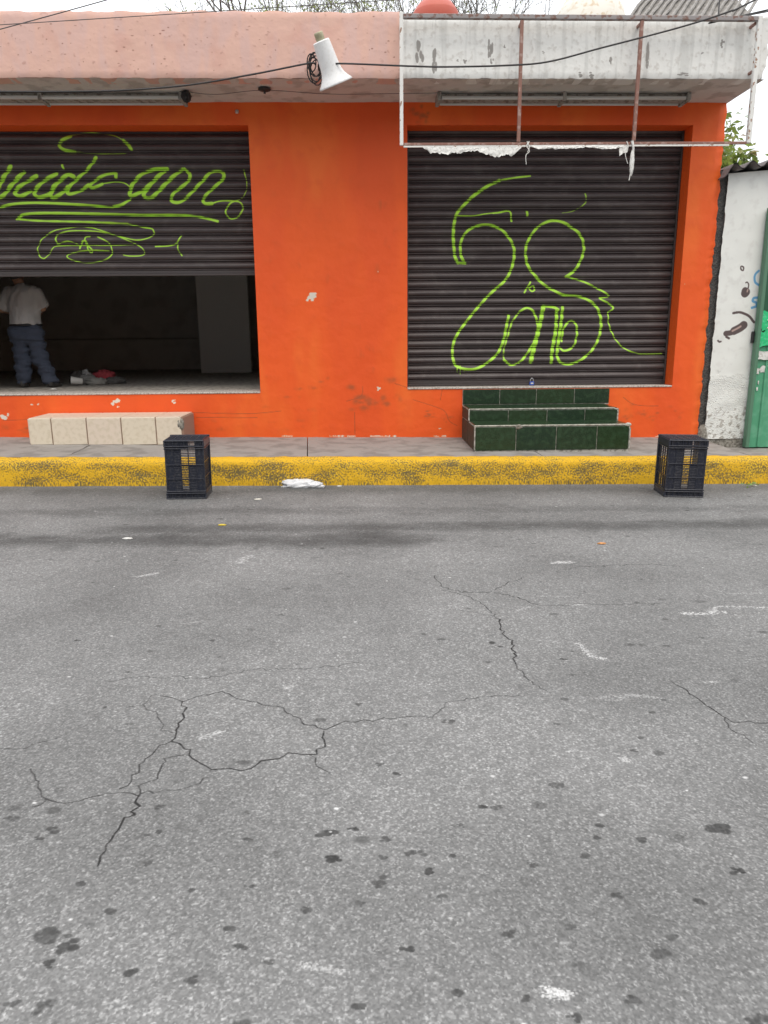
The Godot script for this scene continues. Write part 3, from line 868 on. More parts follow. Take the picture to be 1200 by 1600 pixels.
# ================================================================ street
func make_street() -> void:
	var st := begin()
	var gy := func(x: float) -> float: return road_y(x) - 0.12
	quad(st, Vector3(-250, gy.call(-250), 250), Vector3(250, gy.call(250), 250), Vector3(250, gy.call(250), -250), Vector3(-250, gy.call(-250), -250))
	setting("ground", st, M.ground)
	# the road: two sheets with their own wear where the camera looks, plain asphalt round them
	var road := Node3D.new()
	road.name = "road"
	add_child(road)
	road.set_meta("kind", "structure")
	for q in [["road_near", -3.4, 4.4, 3.4, 8.2], ["road_far", -6.0, 1.2, 6.0, 4.4], ["road_rest", -60.0, 1.2, -6.0, 4.4], ["road_rest", 6.0, 1.2, 60.0, 4.4], ["road_rest", -60.0, 4.4, -3.4, 8.2], ["road_rest", 3.4, 4.4, 60.0, 8.2], ["road_rest", -60.0, 8.2, 60.0, 16.0]]:
		st = begin()
		quad(st, Vector3(q[1], road_y(q[1]), q[4]), Vector3(q[3], road_y(q[3]), q[4]), Vector3(q[3], road_y(q[3]), q[2]), Vector3(q[1], road_y(q[1]), q[2]), Vector2(0, 1), Vector2(1, 1), Vector2(1, 0), Vector2(0, 0))
		part(road, "asphalt", st, M[q[0]])
	# pavement: poured slabs with open joints
	var walk := Node3D.new()
	walk.name = "pavement"
	add_child(walk)
	walk.set_meta("kind", "structure")
	var edges := [Vector2(-12.0, -12.0), Vector2(-8.0, -8.0), Vector2(-5.6, -5.6), Vector2(-3.18, -3.12), Vector2(-0.71, -0.59), Vector2(1.88, 1.93), Vector2(4.22, 4.22), Vector2(6.6, 6.6), Vector2(12.0, 12.0)]   # each joint at the wall and at the kerb
	for i in edges.size() - 1:
		st = begin()
		var j0: Vector2 = edges[i]
		var j1: Vector2 = edges[i + 1]
		var dip := 0.13 if i >= 6 else 0.0
		var n := FastNoiseLite.new()
		n.seed = i
		n.frequency = 0.8
		var top := func(u: float, v: float) -> Vector3:
			var z := lerpf(1.42, -0.3, v)
			var x := lerpf(lerpf(j0.y, j0.x, v) + 0.005, lerpf(j1.y, j1.x, v) - 0.005, u)
			return Vector3(x, walk_y(x, z) + n.get_noise_2d(x * 3, z * 3) * 0.008 - dip * clampf((1.2 - z) / 0.9, 0, 1), z)
		grid(st, 24, 14, top)
		var a: Vector3 = top.call(0, 0)
		var b: Vector3 = top.call(1, 0)
		var c: Vector3 = top.call(1, 1)
		var d: Vector3 = top.call(0, 1)
		var dn := Vector3(0, -0.4, 0)
		quad(st, b + dn, c + dn, c, b)
		quad(st, d + dn, a + dn, a, d)
		part(walk, "slab", st, M.walk)
	st = begin()
	box(st, Vector3(-12, -0.3, -0.25), Vector3(12, 0.06, 1.5))
	part(walk, "bedding", st, M.mortar)
	# kerb, painted yellow
	st = begin(true)
	var n := FastNoiseLite.new()
	n.seed = 9
	n.frequency = 2.2
	n.fractal_octaves = 4
	var prof := [Vector2(1.40, 0.20), Vector2(1.405, 0.268), Vector2(1.46, 0.272), Vector2(1.54, 0.268), Vector2(1.575, 0.258), Vector2(1.598, 0.235), Vector2(1.606, 0.2), Vector2(1.612, 0.16), Vector2(1.618, 0.12), Vector2(1.624, 0.08), Vector2(1.63, 0.04), Vector2(1.634, -0.06)]
	var nu := 900
	for i in nu:
		for j in prof.size() - 1:
			var p := []
			var uv := []
			for q in [[i, j], [i, j + 1], [i + 1, j + 1], [i + 1, j]]:
				var x: float = -7.0 + 14.0 * q[0] / nu
				var o: Vector2 = prof[q[1]]
				var bump := n.get_noise_2d(x * 5.0, q[1] * 0.9) * 0.009 + n.get_noise_2d(x * 0.6, 3.0) * 0.016
				var low := clampf((q[1] - 1) / 3.0, 0, 1)
				p.append(Vector3(x, o.y - SLOPE * x + (n.get_noise_2d(x * 2.0, 50.0) * 0.008 if q[1] < 6 and q[1] > 0 else 0.0), o.x - 0.012 * x + bump * low))
				uv.append(Vector2(float(q[0]) / nu, float(q[1]) / (prof.size() - 1)))
			quad(st, p[0], p[1], p[2], p[3], uv[0], uv[1], uv[2], uv[3])
	setting("kerb", st, M.kerb)


# ================================================================ the orange shop
func wall_face(st: SurfaceTool, x0: float, x1: float, y0: float, y1: float, jag_right := false) -> void:
	var n := FastNoiseLite.new()
	n.seed = 4
	n.frequency = 0.9
	var nx := maxi(1, int(ceil((x1 - x0) / 0.12)))
	var ny := maxi(1, int(ceil((y1 - y0) / 0.12)))
	if jag_right:
		ny = int((y1 - y0) / 0.03)
	var f := func(i: int, j: int) -> Vector3:
		var x := lerpf(x0, x1, float(i) / nx)
		var y := lerpf(y0, y1, float(j) / ny)
		if jag_right and i == nx:
			x += n.get_noise_2d(y * 6.0, 9.0) * 0.022 + n.get_noise_2d(y * 25.0, 2.0) * 0.012
		return Vector3(x, y, n.get_noise_2d(x, y) * 0.005)
	var uv := func(p: Vector3) -> Vector2: return Vector2((p.x + 9.0) / 13.4, (4.2 - p.y) / 4.2)
	for i in nx:
		for j in ny:
			var a: Vector3 = f.call(i, j)
			var b: Vector3 = f.call(i + 1, j)
			var c: Vector3 = f.call(i + 1, j + 1)
			var d: Vector3 = f.call(i, j + 1)
			quad(st, a, b, c, d, uv.call(a), uv.call(b), uv.call(c), uv.call(d))
		if jag_right and i == nx - 1:
			for j in ny:
				var a: Vector3 = f.call(nx, j)
				var b: Vector3 = f.call(nx, j + 1)
				quad(st, a, a + Vector3(0, 0, -0.3), b + Vector3(0, 0, -0.3), b, uv.call(a), uv.call(a), uv.call(b), uv.call(b))


const LX0 := -5.0
const LX1 := -1.247
const RX0 := 0.557
const RX1 := 3.853
const TOP := 3.848
const LSILL := 0.858
const RSILL := 0.886

func make_shop() -> void:
	var shop := thing("shop_building", "orange single storey shop with pink and white parapet and two shutters", "building", Vector3.ZERO)
	# front wall with its two openings
	var st := begin(true)
	wall_face(st, -9.0, LX0, 0.0, 4.1)
	wall_face(st, LX0, LX1, 0.0, LSILL)
	wall_face(st, LX0, LX1, TOP, 4.1)
	wall_face(st, LX1, RX0, 0.0, 4.1)
	wall_face(st, RX0, RX1, 0.0, RSILL)
	wall_face(st, RX0, RX1, TOP, 4.1)
	wall_face(st, RX1, 4.225, 0.0, 4.1, true)
	part(shop, "front_wall", st, M.orange)
	# reveals
	for o in [[LX0, LX1, LSILL], [RX0, RX1, RSILL]]:
		st = begin()
		quad(st, Vector3(o[1], o[2], 0.002), Vector3(o[1], o[2], -0.42), Vector3(o[1], TOP, -0.42), Vector3(o[1], TOP, 0.002))
		quad(st, Vector3(o[0], o[2], -0.42), Vector3(o[0], o[2], 0.002), Vector3(o[0], TOP, 0.002), Vector3(o[0], TOP, -0.42))
		quad(st, Vector3(o[0], TOP, 0.002), Vector3(o[1], TOP, 0.002), Vector3(o[1], TOP, -0.42), Vector3(o[0], TOP, -0.42))
		# normals of the jambs face the opening
		part(shop, "reveal", st, M.orange_plain)
		st = begin()
		box(st, Vector3(o[0] + 0.002, o[2] - 0.05, -0.42), Vector3(o[1] - 0.002, o[2] + 0.004, -0.012), 0.003)
		box(st, Vector3(o[0] + 0.002, o[2] - 0.016, -0.010), Vector3(o[1] - 0.002, o[2] + 0.004, 0.010), 0.006)
		part(shop, "sill", st, M.sill)
	# canopy slab with a broken right end, and the roof
	st = begin()
	var n := FastNoiseLite.new()
	n.seed = 14
	n.frequency = 1.5
	grid(st, 130, 8, func(u: float, v: float) -> Vector3:
		var x := lerpf(-9.0, 4.235, u)
		return Vector3(x, 4.085 + n.get_noise_2d(x * 1.2, v * 4.0) * 0.008, lerpf(0.79, -0.05, 1.0 - v) if false else lerpf(-0.05, 0.79, v)))
	part(shop, "canopy_underside", st, M.soffit)
	st = begin()
	box(st, Vector3(-9.0, 4.13, -8.6), Vector3(4.22, 4.3, 0.6))
	part(shop, "roof_slab", st, M.soffit)
	# parapets: rough plastered faces
	st = begin(true)
	parapet(st, -9.0, 0.43, 4.088, 4.69, 15, false)
	part(shop, "pink_parapet", st, M.pink)
	st = begin(true)
	parapet(st, 0.431, 4.24, 4.088, 4.655, 16, true)
	part(shop, "white_parapet", st, M.white_parapet)
	# interior shell
	st = begin()
	box(st, Vector3(-9.0, 0.0, -8.6), Vector3(-8.8, 4.128, -0.44))
	part(shop, "side_wall", st, M.inside)
	st = begin()
	box(st, Vector3(4.0, 0.0, -8.6), Vector3(4.2, 4.128, -0.31))
	part(shop, "side_wall", st, M.mortar)
	st = begin()
	box(st, Vector3(-9.0, 0.0, -8.8), Vector3(4.2, 4.128, -8.602))
	part(shop, "back_wall", st, M.inside)
	st = begin()
	box(st, Vector3(-8.798, 0.5, -7.3), Vector3(-0.75, 1.5, -7.05), 0.02)
	part(shop, "low_wall", st, M.inside)
	st = begin()
	box(st, Vector3(-8.798, 1.52, -7.32), Vector3(-0.75, 4.126, -7.2))
	part(shop, "rear_partition", st, M.inside)
	st = begin()
	box(st, Vector3(-0.74, 0.5, -8.6), Vector3(-0.6, 4.126, -0.44))
	part(shop, "side_wall", st, M.inside)
	st = begin()
	box(st, Vector3(-3.04, 0.866, -5.25), Vector3(-2.09, 4.12, -5.12), 0.01)
	part(shop, "partition", st, mat(lin(0.72, 0.68, 0.63), 0.85))
	st = begin()
	box(st, Vector3(-8.8, 0.5, -8.6), Vector3(-0.75, 0.864, -0.42))
	part(shop, "shop_floor", st, M.shop_floor)
	# masonry behind the plaster, so that light enters only by the openings
	for b in [[-9.0, LX0 - 0.001, 0.0, 4.08], [LX1 + 0.001, RX0 - 0.001, 0.0, 4.08], [RX1 + 0.001, 4.2, 0.0, 4.08]]:
		st = begin()
		box(st, Vector3(b[0], b[2], -0.43), Vector3(b[1], b[3], -0.012))
		part(shop, "masonry", st, M.mortar)
	for b in [[LX0, LX1, 0.0, LSILL - 0.06], [LX0, LX1, TOP + 0.004, 4.08], [RX0, RX1, 0.0, RSILL - 0.06], [RX0, RX1, TOP + 0.004, 4.08]]:
		st = begin()
		box(st, Vector3(b[0] + 0.002, b[2], -0.43), Vector3(b[1] - 0.002, b[3], -0.012))
		part(shop, "masonry", st, M.mortar)
	var s := shutter(shop, LX0 + 0.02, LX1 - 0.012, 2.243, 3.91, "shutter_left", -5.0, 2.2, 3.8, 1.8)
	s.set_meta("label", "dark brown roller shutter half raised, with green script graffiti")
	s = shutter(shop, RX0 + 0.012, RX1 - 0.014, RSILL + 0.008, 3.91, "shutter_right", 0.5, 0.8, 3.4, 3.2)
	s.set_meta("label", "dark brown roller shutter closed, with green figure graffiti")
	# small iron eye above the left shutter
	st = begin()
	box(st, Vector3(-1.385, 3.965, 0.0), Vector3(-1.345, 4.005, 0.03), 0.008)
	part(shop, "wall_bracket", st, M.steel)


func parapet(st: SurfaceTool, x0: float, x1: float, y0: float, y1: float, sd: int, broken: bool) -> void:
	var n := FastNoiseLite.new()
	n.seed = sd
	n.frequency = 1.3
	n.fractal_octaves = 4
	var nx := int((x1 - x0) / 0.035)
	var ny := 18
	# rows: under the lip, the face, the top, the back
	var rows := []
	rows.append(Vector2(0.62, y0 - 0.002))
	for j in ny + 1:
		rows.append(Vector2(0.80, lerpf(y0, y1, float(j) / ny)))
	rows.append(Vector2(0.70, y1 + 0.008))
	rows.append(Vector2(0.62, y1))
	rows.append(Vector2(0.62, y0))
	var f := func(i: int, j: int) -> Vector3:
		var x := lerpf(x0, x1, float(i) / nx)
		var q: Vector2 = rows[j]
		var y := q.y
		var z := q.x
		if j >= 1 and j <= ny + 1:
			z += n.get_noise_2d(x * 1.5, y * 1.5) * 0.005
		if j == 0 or j == 1:
			y += n.get_noise_2d(x * 4.0, 7.0) * 0.011
		if j == 1 or j == ny + 1:
			z -= 0.012
		if j >= ny and j <= ny + 3:
			y += n.get_noise_2d(x * 2.2, 31.0) * 0.02
		if broken and i == nx:
			x += n.get_noise_2d(y * 5.0, 3.0) * 0.03 - 0.05 * clampf((4.2 - y) / 0.1, 0, 1)
		return Vector3(x, y, z)
	for i in nx:
		for j in rows.size() - 1:
			var p := [f.call(i, j), f.call(i + 1, j), f.call(i + 1, j + 1), f.call(i, j + 1)]
			var uv := []
			for v in p:
				uv.append(Vector2(((v.x + 9.0) / 9.43) if x0 < 0.0 else ((v.x - 0.43) / 3.97), (4.75 - v.y) / 0.7))
			st.set_smooth_group(1 if j == 0 else (0 if j <= ny else 2))
			quad(st, p[0], p[1], p[2], p[3], uv[0], uv[1], uv[2], uv[3])
	st.set_smooth_group(-1)
	for i in [0, nx]:
		var ring := []
		for j in range(1, rows.size()):
			ring.append(f.call(i, j))
		var mid := Vector3(lerpf(x0, x1, float(i) / nx), (y0 + y1) * 0.5, 0.71)
		for j in ring.size():
			var a: Vector3 = ring[j]
			var b: Vector3 = ring[(j + 1) % ring.size()]
			if i == 0:
				tri(st, mid, b, a, Vector2(0, 0.5), Vector2(0, 0.5), Vector2(0, 0.5))
			else:
				tri(st, mid, a, b, Vector2(1, 0.5), Vector2(1, 0.5), Vector2(1, 0.5))


func shutter(shop: Node3D, x0: float, x1: float, y0: float, y1: float, m: String, ux: float, uy: float, ul: float, uh: float) -> Node3D:
	var s := Node3D.new()
	s.name = "roller_shutter"
	shop.add_child(s, true)
	var pitch := 0.1015
	# (drop, forward): a slat's rolled profile from its top edge to the hook below
	var prof := [Vector2(0.0, -0.012), Vector2(0.006, 0.0), Vector2(0.018, 0.012), Vector2(0.033, 0.0225), Vector2(0.046, 0.025), Vector2(0.058, 0.0205), Vector2(0.069, 0.010), Vector2(0.075, 0.0), Vector2(0.0765, -0.010), Vector2(0.079, -0.004), Vector2(0.083, 0.006), Vector2(0.088, 0.007), Vector2(0.0915, 0.002), Vector2(0.0935, -0.012), Vector2(0.1005, -0.016)]
	var r := RandomNumberGenerator.new()
	r.seed = 21
	var n := FastNoiseLite.new()
	n.seed = 8
	n.frequency = 0.7
	var y := y0 + 0.055 + pitch
	var k := 0
	while y < y1 + pitch:
		var st := begin(true)
		var tilt := r.randf_range(-0.002, 0.002)
		var push := r.randf_range(-0.003, 0.003)
		var nx := 14
		var p := []
		for i in nx + 1:
			for q in prof:
				var x := lerpf(x0, x1, float(i) / nx)
				p.append(Vector3(x, y - q.x + tilt * (float(i) / nx - 0.5) + n.get_noise_2d(x, k * 3.0) * 0.001, -0.262 + q.y + push + n.get_noise_2d(x * 1.2, y) * 0.003))
		var c := prof.size()
		for i in nx:
			for j in c - 1:
				var v := [p[i * c + j + 1], p[(i + 1) * c + j + 1], p[(i + 1) * c + j], p[i * c + j]]
				var uv := []
				for w in v:
					uv.append(Vector2((w.x - ux) / ul, (uy + uh - w.y) / uh))
				quad(st, v[0], v[1], v[2], v[3], uv[0], uv[1], uv[2], uv[3])
		part(s, "slat", st, M[m])
		y += pitch
		k += 1
	var st := begin()
	box(st, Vector3(x0, y0, -0.285), Vector3(x1, y0 + 0.026, -0.235), 0.004)
	box(st, Vector3(x0, y0 + 0.026, -0.272), Vector3(x1, y0 + 0.06, -0.252), 0.003)
	part(s, "bottom_bar", st, mat(lin(0.06, 0.05, 0.05), 0.5))
	for x in [x0, x1]:
		st = begin()
		var inward := 0.05 if x == x0 else -0.05
		box(st, Vector3(minf(x, x + inward * 0.2) - 0.004, LSILL if x0 < 0.0 else RSILL, -0.225), Vector3(maxf(x, x + inward * 0.2) + 0.004, 3.846, -0.215))
		box(st, Vector3((x if inward < 0 else x - 0.011), LSILL if x0 < 0.0 else RSILL, -0.30), Vector3((x + 0.011 if inward < 0 else x), 3.846, -0.225))
		part(s, "guide_rail", st, mat(lin(0.05, 0.045, 0.045), 0.55))
	return s


# ================================================================ the white house on the right
func make_neighbour() -> void:
	var house := thing("white_house", "white plastered house with corrugated roof and green metal door beside orange shop", "building")
	var st := begin(true)
	var n := FastNoiseLite.new()
	n.seed = 24
	n.frequency = 1.4
	n.fractal_octaves = 4
	var nx := 40
	var ny := 90
	var f := func(u: float, v: float) -> Vector3:
		var y := lerpf(0.27 - SLOPE * 4.5, 3.33 + 0.12 * u, v)
		var x := lerpf(4.315 + n.get_noise_2d(y * 3.0, 1.0) * 0.02 * (1.0 - u), 5.9, u)
		return Vector3(x, y, n.get_noise_2d(x * 2.0, y * 2.0) * (0.02 if y < 1.0 else 0.008) + 0.01)
	var uv := func(p: Vector3) -> Vector2: return Vector2((p.x - 4.3) / 2.0, (3.6 - p.y) / 3.4)
	for i in nx:
		for j in ny:
			var a: Vector3 = f.call(float(i) / nx, float(j) / ny)
			var b: Vector3 = f.call(float(i + 1) / nx, float(j) / ny)
			var c: Vector3 = f.call(float(i + 1) / nx, float(j + 1) / ny)
			var d: Vector3 = f.call(float(i) / nx, float(j + 1) / ny)
			quad(st, a, b, c, d, uv.call(a), uv.call(b), uv.call(c), uv.call(d))
	part(house, "front_wall", st, M.neighbour_wall)
	st = begin()
	box(st, Vector3(4.33, -0.1, -4.0), Vector3(9.0, 3.30, -0.012))
	part(house, "masonry", st, M.mortar)
	st = begin()
	box(st, Vector3(4.31, -0.2, -0.3), Vector3(9.0, 0.222, -0.004), 0.01)
	part(house, "plinth", st, M.mortar)
	# tarred gap between the two houses
	st = begin(true)
	grid(st, 4, 70, func(u: float, v: float) -> Vector3:
		var y := lerpf(0.1, 3.38, v)
		return Vector3(lerpf(4.17, 4.335, u) + n.get_noise_2d(y * 4.0, u * 3.0) * 0.012, y, -0.035 + n.get_noise_2d(y * 5.0, u * 5.0 + 20.0) * 0.025))
	part(house, "tar_strip", st, M.tar)
	st = begin(true)
	lump(st, Vector3(4.29, 0.27, -0.01), Vector3(0.05, 0.10, 0.04), 3, 0.5, 4.0)
	part(house, "broken_plaster", st, M.mortar)
	# corrugated sheet
	st = begin(true)
	for side in 2:
		grid(st, 150, 6, func(u: float, v: float) -> Vector3:
			var x := lerpf(4.20, 9.0, u)
			var z := lerpf(0.16, -4.0, v)
			var edge := 0.05 * exp(-pow((x - 4.2) / 0.08, 2.0)) * -1.6
			return Vector3(x, 3.385 + 0.075 * (x - 4.25) + 0.038 * sin((x - 4.25) * TAU / 0.212) + edge + (-0.012 if side == 1 else 0.0) + 0.12 * v, z))
	part(house, "corrugated_roof", st, everywhere(relief(mat(lin(0.17, 0.165, 0.17), 0.9), M.plaster_bump, 0.4), 1.0))
	# green metal door with its frame
	var door := Node3D.new()
	door.name = "door"
	house.add_child(door)
	st = begin()
	box(st, Vector3(4.80, 0.115, 0.03), Vector3(4.845, 2.95, 0.12), 0.006)
	part(door, "frame", st, mat(lin(0.09, 0.20, 0.13), 0.5))
	st = begin()
	box(st, Vector3(4.846, 1.62, 0.05), Vector3(5.8, 2.94, 0.075))
	part(door, "upper_panel", st, M.dark_green)
	st = begin()
	box(st, Vector3(4.846, 0.115, 0.05), Vector3(5.8, 1.62, 0.08))
	for x in [4.955, 5.2, 5.45]:
		box(st, Vector3(x, 0.12, 0.08), Vector3(x + 0.03, 1.6, 0.098), 0.008)
	part(door, "lower_panel", st, M.green_door)
	for q in [[4.835, 1.545, 5.4, 1.775], [4.828, 1.345, 5.4, 1.53]]:
		st = begin(true)
		ragged(st, q[0], q[2], q[1], q[3], 0.108, int(q[1] * 100))
		part(door, "green_poster", st, M.poster_green)
	st = begin(true)
	ragged(st, 4.845, 5.4, 1.20, 1.30, 0.112, 7)
	part(door, "torn_paper", st, M.paper)
	for q in [[4.90, 1.05, 4.98, 1.13], [4.855, 1.03, 4.89, 1.10], [4.885, 0.90, 4.90, 0.945], [4.875, 0.82, 4.895, 0.86], [4.93, 1.80, 5.2, 2.0]]:
		st = begin(true)
		ragged(st, q[0], q[2], q[1], q[3], 0.088, int(q[0] * 1000))
		part(door, "paper_scrap", st, M.paper)
	st = begin()   # the chalked figure on the poster
	tube(st, smooth_path([Vector3(4.90, 1.665, 0.1235), Vector3(4.955, 1.672, 0.1235), Vector3(4.94, 1.60, 0.1235), Vector3(4.905, 1.57, 0.1235)], 5), 0.005, 0.005, 5)
	part(door, "chalk_mark", st, M.paper)
	st = begin()
	box(st, Vector3(4.775, 1.40, 0.015), Vector3(4.80, 1.535, 0.06), 0.004)
	for y in [1.43, 1.50]:
		box(st, Vector3(4.78, y - 0.014, 0.06), Vector3(4.797, y + 0.014, 0.066), 0.003)
	part(door, "hinge", st, M.black)


func ragged(st: SurfaceTool, x0: float, x1: float, y0: float, y1: float, z: float, sd: int) -> void:  # a thin torn sheet with front, back and edges
	var n := FastNoiseLite.new()
	n.seed = sd
	n.frequency = 6.0
	for side in 2:
		grid(st, 16, 10, func(u: float, v: float) -> Vector3:
			var w := (x1 - x0)
			var h := (y1 - y0)
			var uu := 1.0 - u if side == 1 else u
			var x := x0 + w * uu
			var y := y0 + h * v
			var rx := n.get_noise_2d(y * 2.0, 3.0) * minf(0.06, w * 0.3) * absf(uu - 0.5) * 2.0
			var ry := n.get_noise_2d(x * 2.0, 8.0) * minf(0.06, h * 0.3) * absf(v - 0.5) * 2.0
			return Vector3(x + rx, y + ry, z + n.get_noise_2d(x * 1.2, y * 1.2) * 0.008 - (0.002 if side == 1 else 0.0)))


func lump(st: SurfaceTool, c: Vector3, size: Vector3, sd: int, amp: float, freq: float, flat := true, xf := Basis()) -> void:  # a crumpled, closed shape
	var n := FastNoiseLite.new()
	n.seed = sd
	n.frequency = freq
	n.fractal_type = FastNoiseLite.FRACTAL_RIDGED
	n.fractal_octaves = 3
	var nu := 28
	var nv := 16
	var f := func(i: int, j: int) -> Vector3:
		var a := TAU * (i % nu) / nu
		var b := PI * j / nv - PI / 2
		var d := Vector3(cos(b) * cos(a), sin(b), -cos(b) * sin(a))
		var p := d * (1.0 + amp * n.get_noise_3d(d.x, d.y, d.z)) * size
		if flat and p.y < -size.y * 0.5:
			p.y = -size.y * 0.5
		return c + xf * p
	for i in nu:
		for j in nv:
			if j == 0:
				tri(st, f.call(0, 0), f.call(i + 1, 1), f.call(i, 1))
			elif j == nv - 1:
				tri(st, f.call(i, j), f.call(i + 1, j), f.call(0, nv))
			else:
				quad(st, f.call(i, j), f.call(i + 1, j), f.call(i + 1, j + 1), f.call(i, j + 1))


# ================================================================ tiled steps
func tile(parent: Node3D, lo: Vector3, hi: Vector3, m: Material) -> void:
	var st := begin()
	box(st, lo, hi, 0.004)
	part(parent, "tile", st, m)


func make_steps() -> void:
	var s := thing("tiled_steps", "dark green tiled steps with white edge trim leading to the closed shutter", "steps", Vector3(2.1, walk_y(2.1, 0.5), 0.55))
	var o := -s.position
	var st := begin()
	box(st, Vector3(1.245, 0.1, 0.02) + o, Vector3(2.975, 0.530, 1.062) + o)
	box(st, Vector3(1.245, 0.530, 0.02) + o, Vector3(3.0, 0.668, 0.585) + o)
	box(st, Vector3(1.24, 0.668, 0.006) + o, Vector3(3.065, 0.862, 0.014) + o)
	part(s, "core", st, M.grout)
	var k := 0
	for row in [[1.24, 3.068, 0.684, 0.862, 0.014, [1.24, 1.618, 1.995, 2.372, 2.75, 3.068]], [1.245, 3.0, 0.536, 0.66, 0.585, [1.245, 1.652, 2.06, 2.465, 2.87, 3.0]], [1.245, 2.972, 0.262, 0.522, 1.062, [1.245, 1.652, 2.06, 2.462, 2.972]]]:
		var xs: Array = row[5]
		if row[0] == 1.24:
			xs = [1.24, 1.70, 2.155, 2.63, 3.068]
		elif row[4] == 0.585:
			xs = [1.245, 1.70, 2.155, 2.60, 2.985]
		else:
			xs = [1.245, 1.70, 2.15, 2.605, 2.965]
		for i in xs.size() - 1:
			tile(s, Vector3(xs[i] + 0.004, row[2], row[4]) + o, Vector3(xs[i + 1] - 0.004, row[3], row[4] + 0.011) + o, M.green_tiles[k % 3])
			k += 1
	for tread in [[0.530, 0.60, 1.055, [1.245, 1.70, 2.15, 2.605, 2.965]], [0.668, 0.03, 0.578, [1.245, 1.70, 2.155, 2.60, 2.985]]]:
		var xs: Array = tread[3]
		for i in xs.size() - 1:
			tile(s, Vector3(xs[i] + 0.003, tread[0], tread[1]) + o, Vector3(xs[i + 1] - 0.003, tread[0] + 0.010, tread[2]) + o, M.green_tiles[(k + 1) % 3])
			k += 1
	# side faces
	var side_mat := everywhere(worn(lin(0.05, 0.035, 0.022), lin(0.02, 0.035, 0.018), 131, 0.4, 0.7), 1.5)
	for q in [[0.05, 0.585, 0.536, 0.662], [0.05, 0.55, 0.262, 0.525], [0.56, 1.06, 0.262, 0.522]]:
		tile(s, Vector3(1.233, q[2], q[0]) + o, Vector3(1.245, q[3], q[1]) + o, side_mat)
	# white nosing trim with rounded ends
	for q in [[0.540, 1.062, 1.236, 2.965], [0.678, 0.585, 1.236, 2.985]]:
		st = begin()
		var y: float = q[0]
		var z: float = q[1] + 0.002
		tube(st, [Vector3(q[2], y - 0.004, z) + o, Vector3(q[3] - 0.05, y - 0.004, z) + o, Vector3(q[3] - 0.02, y - 0.016, z) + o, Vector3(q[3] + 0.006, y - 0.05, z) + o], 0.0085, 0.0085, 8)
		part(s, "edge_trim", st, M.grout)
	st = begin()
	tube(st, [Vector3(1.240, 0.27, 1.066) + o, Vector3(1.240, 0.535, 1.066) + o], 0.0075, 0.0075, 8)
	part(s, "edge_trim", st, M.grout)
	st = begin()
	tube(st, [Vector3(2.974, 0.27, 1.066) + o, Vector3(2.974, 0.50, 1.066) + o], 0.0095, 0.0095, 8)
	part(s, "edge_trim", st, M.grout)
	st = begin()
	tube(st, [Vector3(1.240, 0.545, 0.59) + o, Vector3(1.240, 0.675, 0.59) + o], 0.0075, 0.0075, 8)
	part(s, "edge_trim", st, M.grout)
	st = begin(true)
	lump(st, Vector3(2.95, 0.535, 1.065) + o, Vector3(0.03, 0.018, 0.012), 5, 0.4, 2.0, false)
	part(s, "chipped_corner", st, M.grout)
	st = begin(true)
	lump(st, Vector3(1.725, 0.525, 1.074) + o, Vector3(0.035, 0.022, 0.006), 6, 0.4, 2.0, false)
	part(s, "chip", st, M.mortar)

	s = thing("tiled_step", "low cream tiled step on the pavement below the raised shutter", "step", Vector3(-2.95, walk_y(-2.95, 0.3), 0.3))
	o = -s.position
	st = begin()
	box(st, Vector3(-3.83, 0.15, 0.01) + o, Vector3(-2.075, 0.616, 0.59) + o, 0.006)
	part(s, "core", st, M.pink_grout)
	var xs := [-3.835, -3.575, -3.175, -2.78, -2.385, -2.09]
	for i in 5:
		var wy := walk_y((xs[i] + xs[i + 1]) * 0.5, 0.6)
		tile(s, Vector3(xs[i] + 0.006, wy + 0.002, 0.59) + o, Vector3(xs[i + 1] - 0.006, 0.62, 0.602) + o, M.cream_tiles[i % 3])
		tile(s, Vector3(xs[i] + 0.005, 0.616, 0.012) + o, Vector3(xs[i + 1] - 0.005, 0.627, 0.586) + o, M.cream_tiles[(i + 1) % 3])
	tile(s, Vector3(-3.842, 0.335, 0.02) + o, Vector3(-3.83, 0.618, 0.59) + o, M.cream_tiles[0])
	st = begin(true)
	lump(st, Vector3(-2.105, 0.54, 0.585) + o, Vector3(0.035, 0.07, 0.02), 9, 0.4, 2.0, false)
	part(s, "chipped_corner", st, M.mortar)


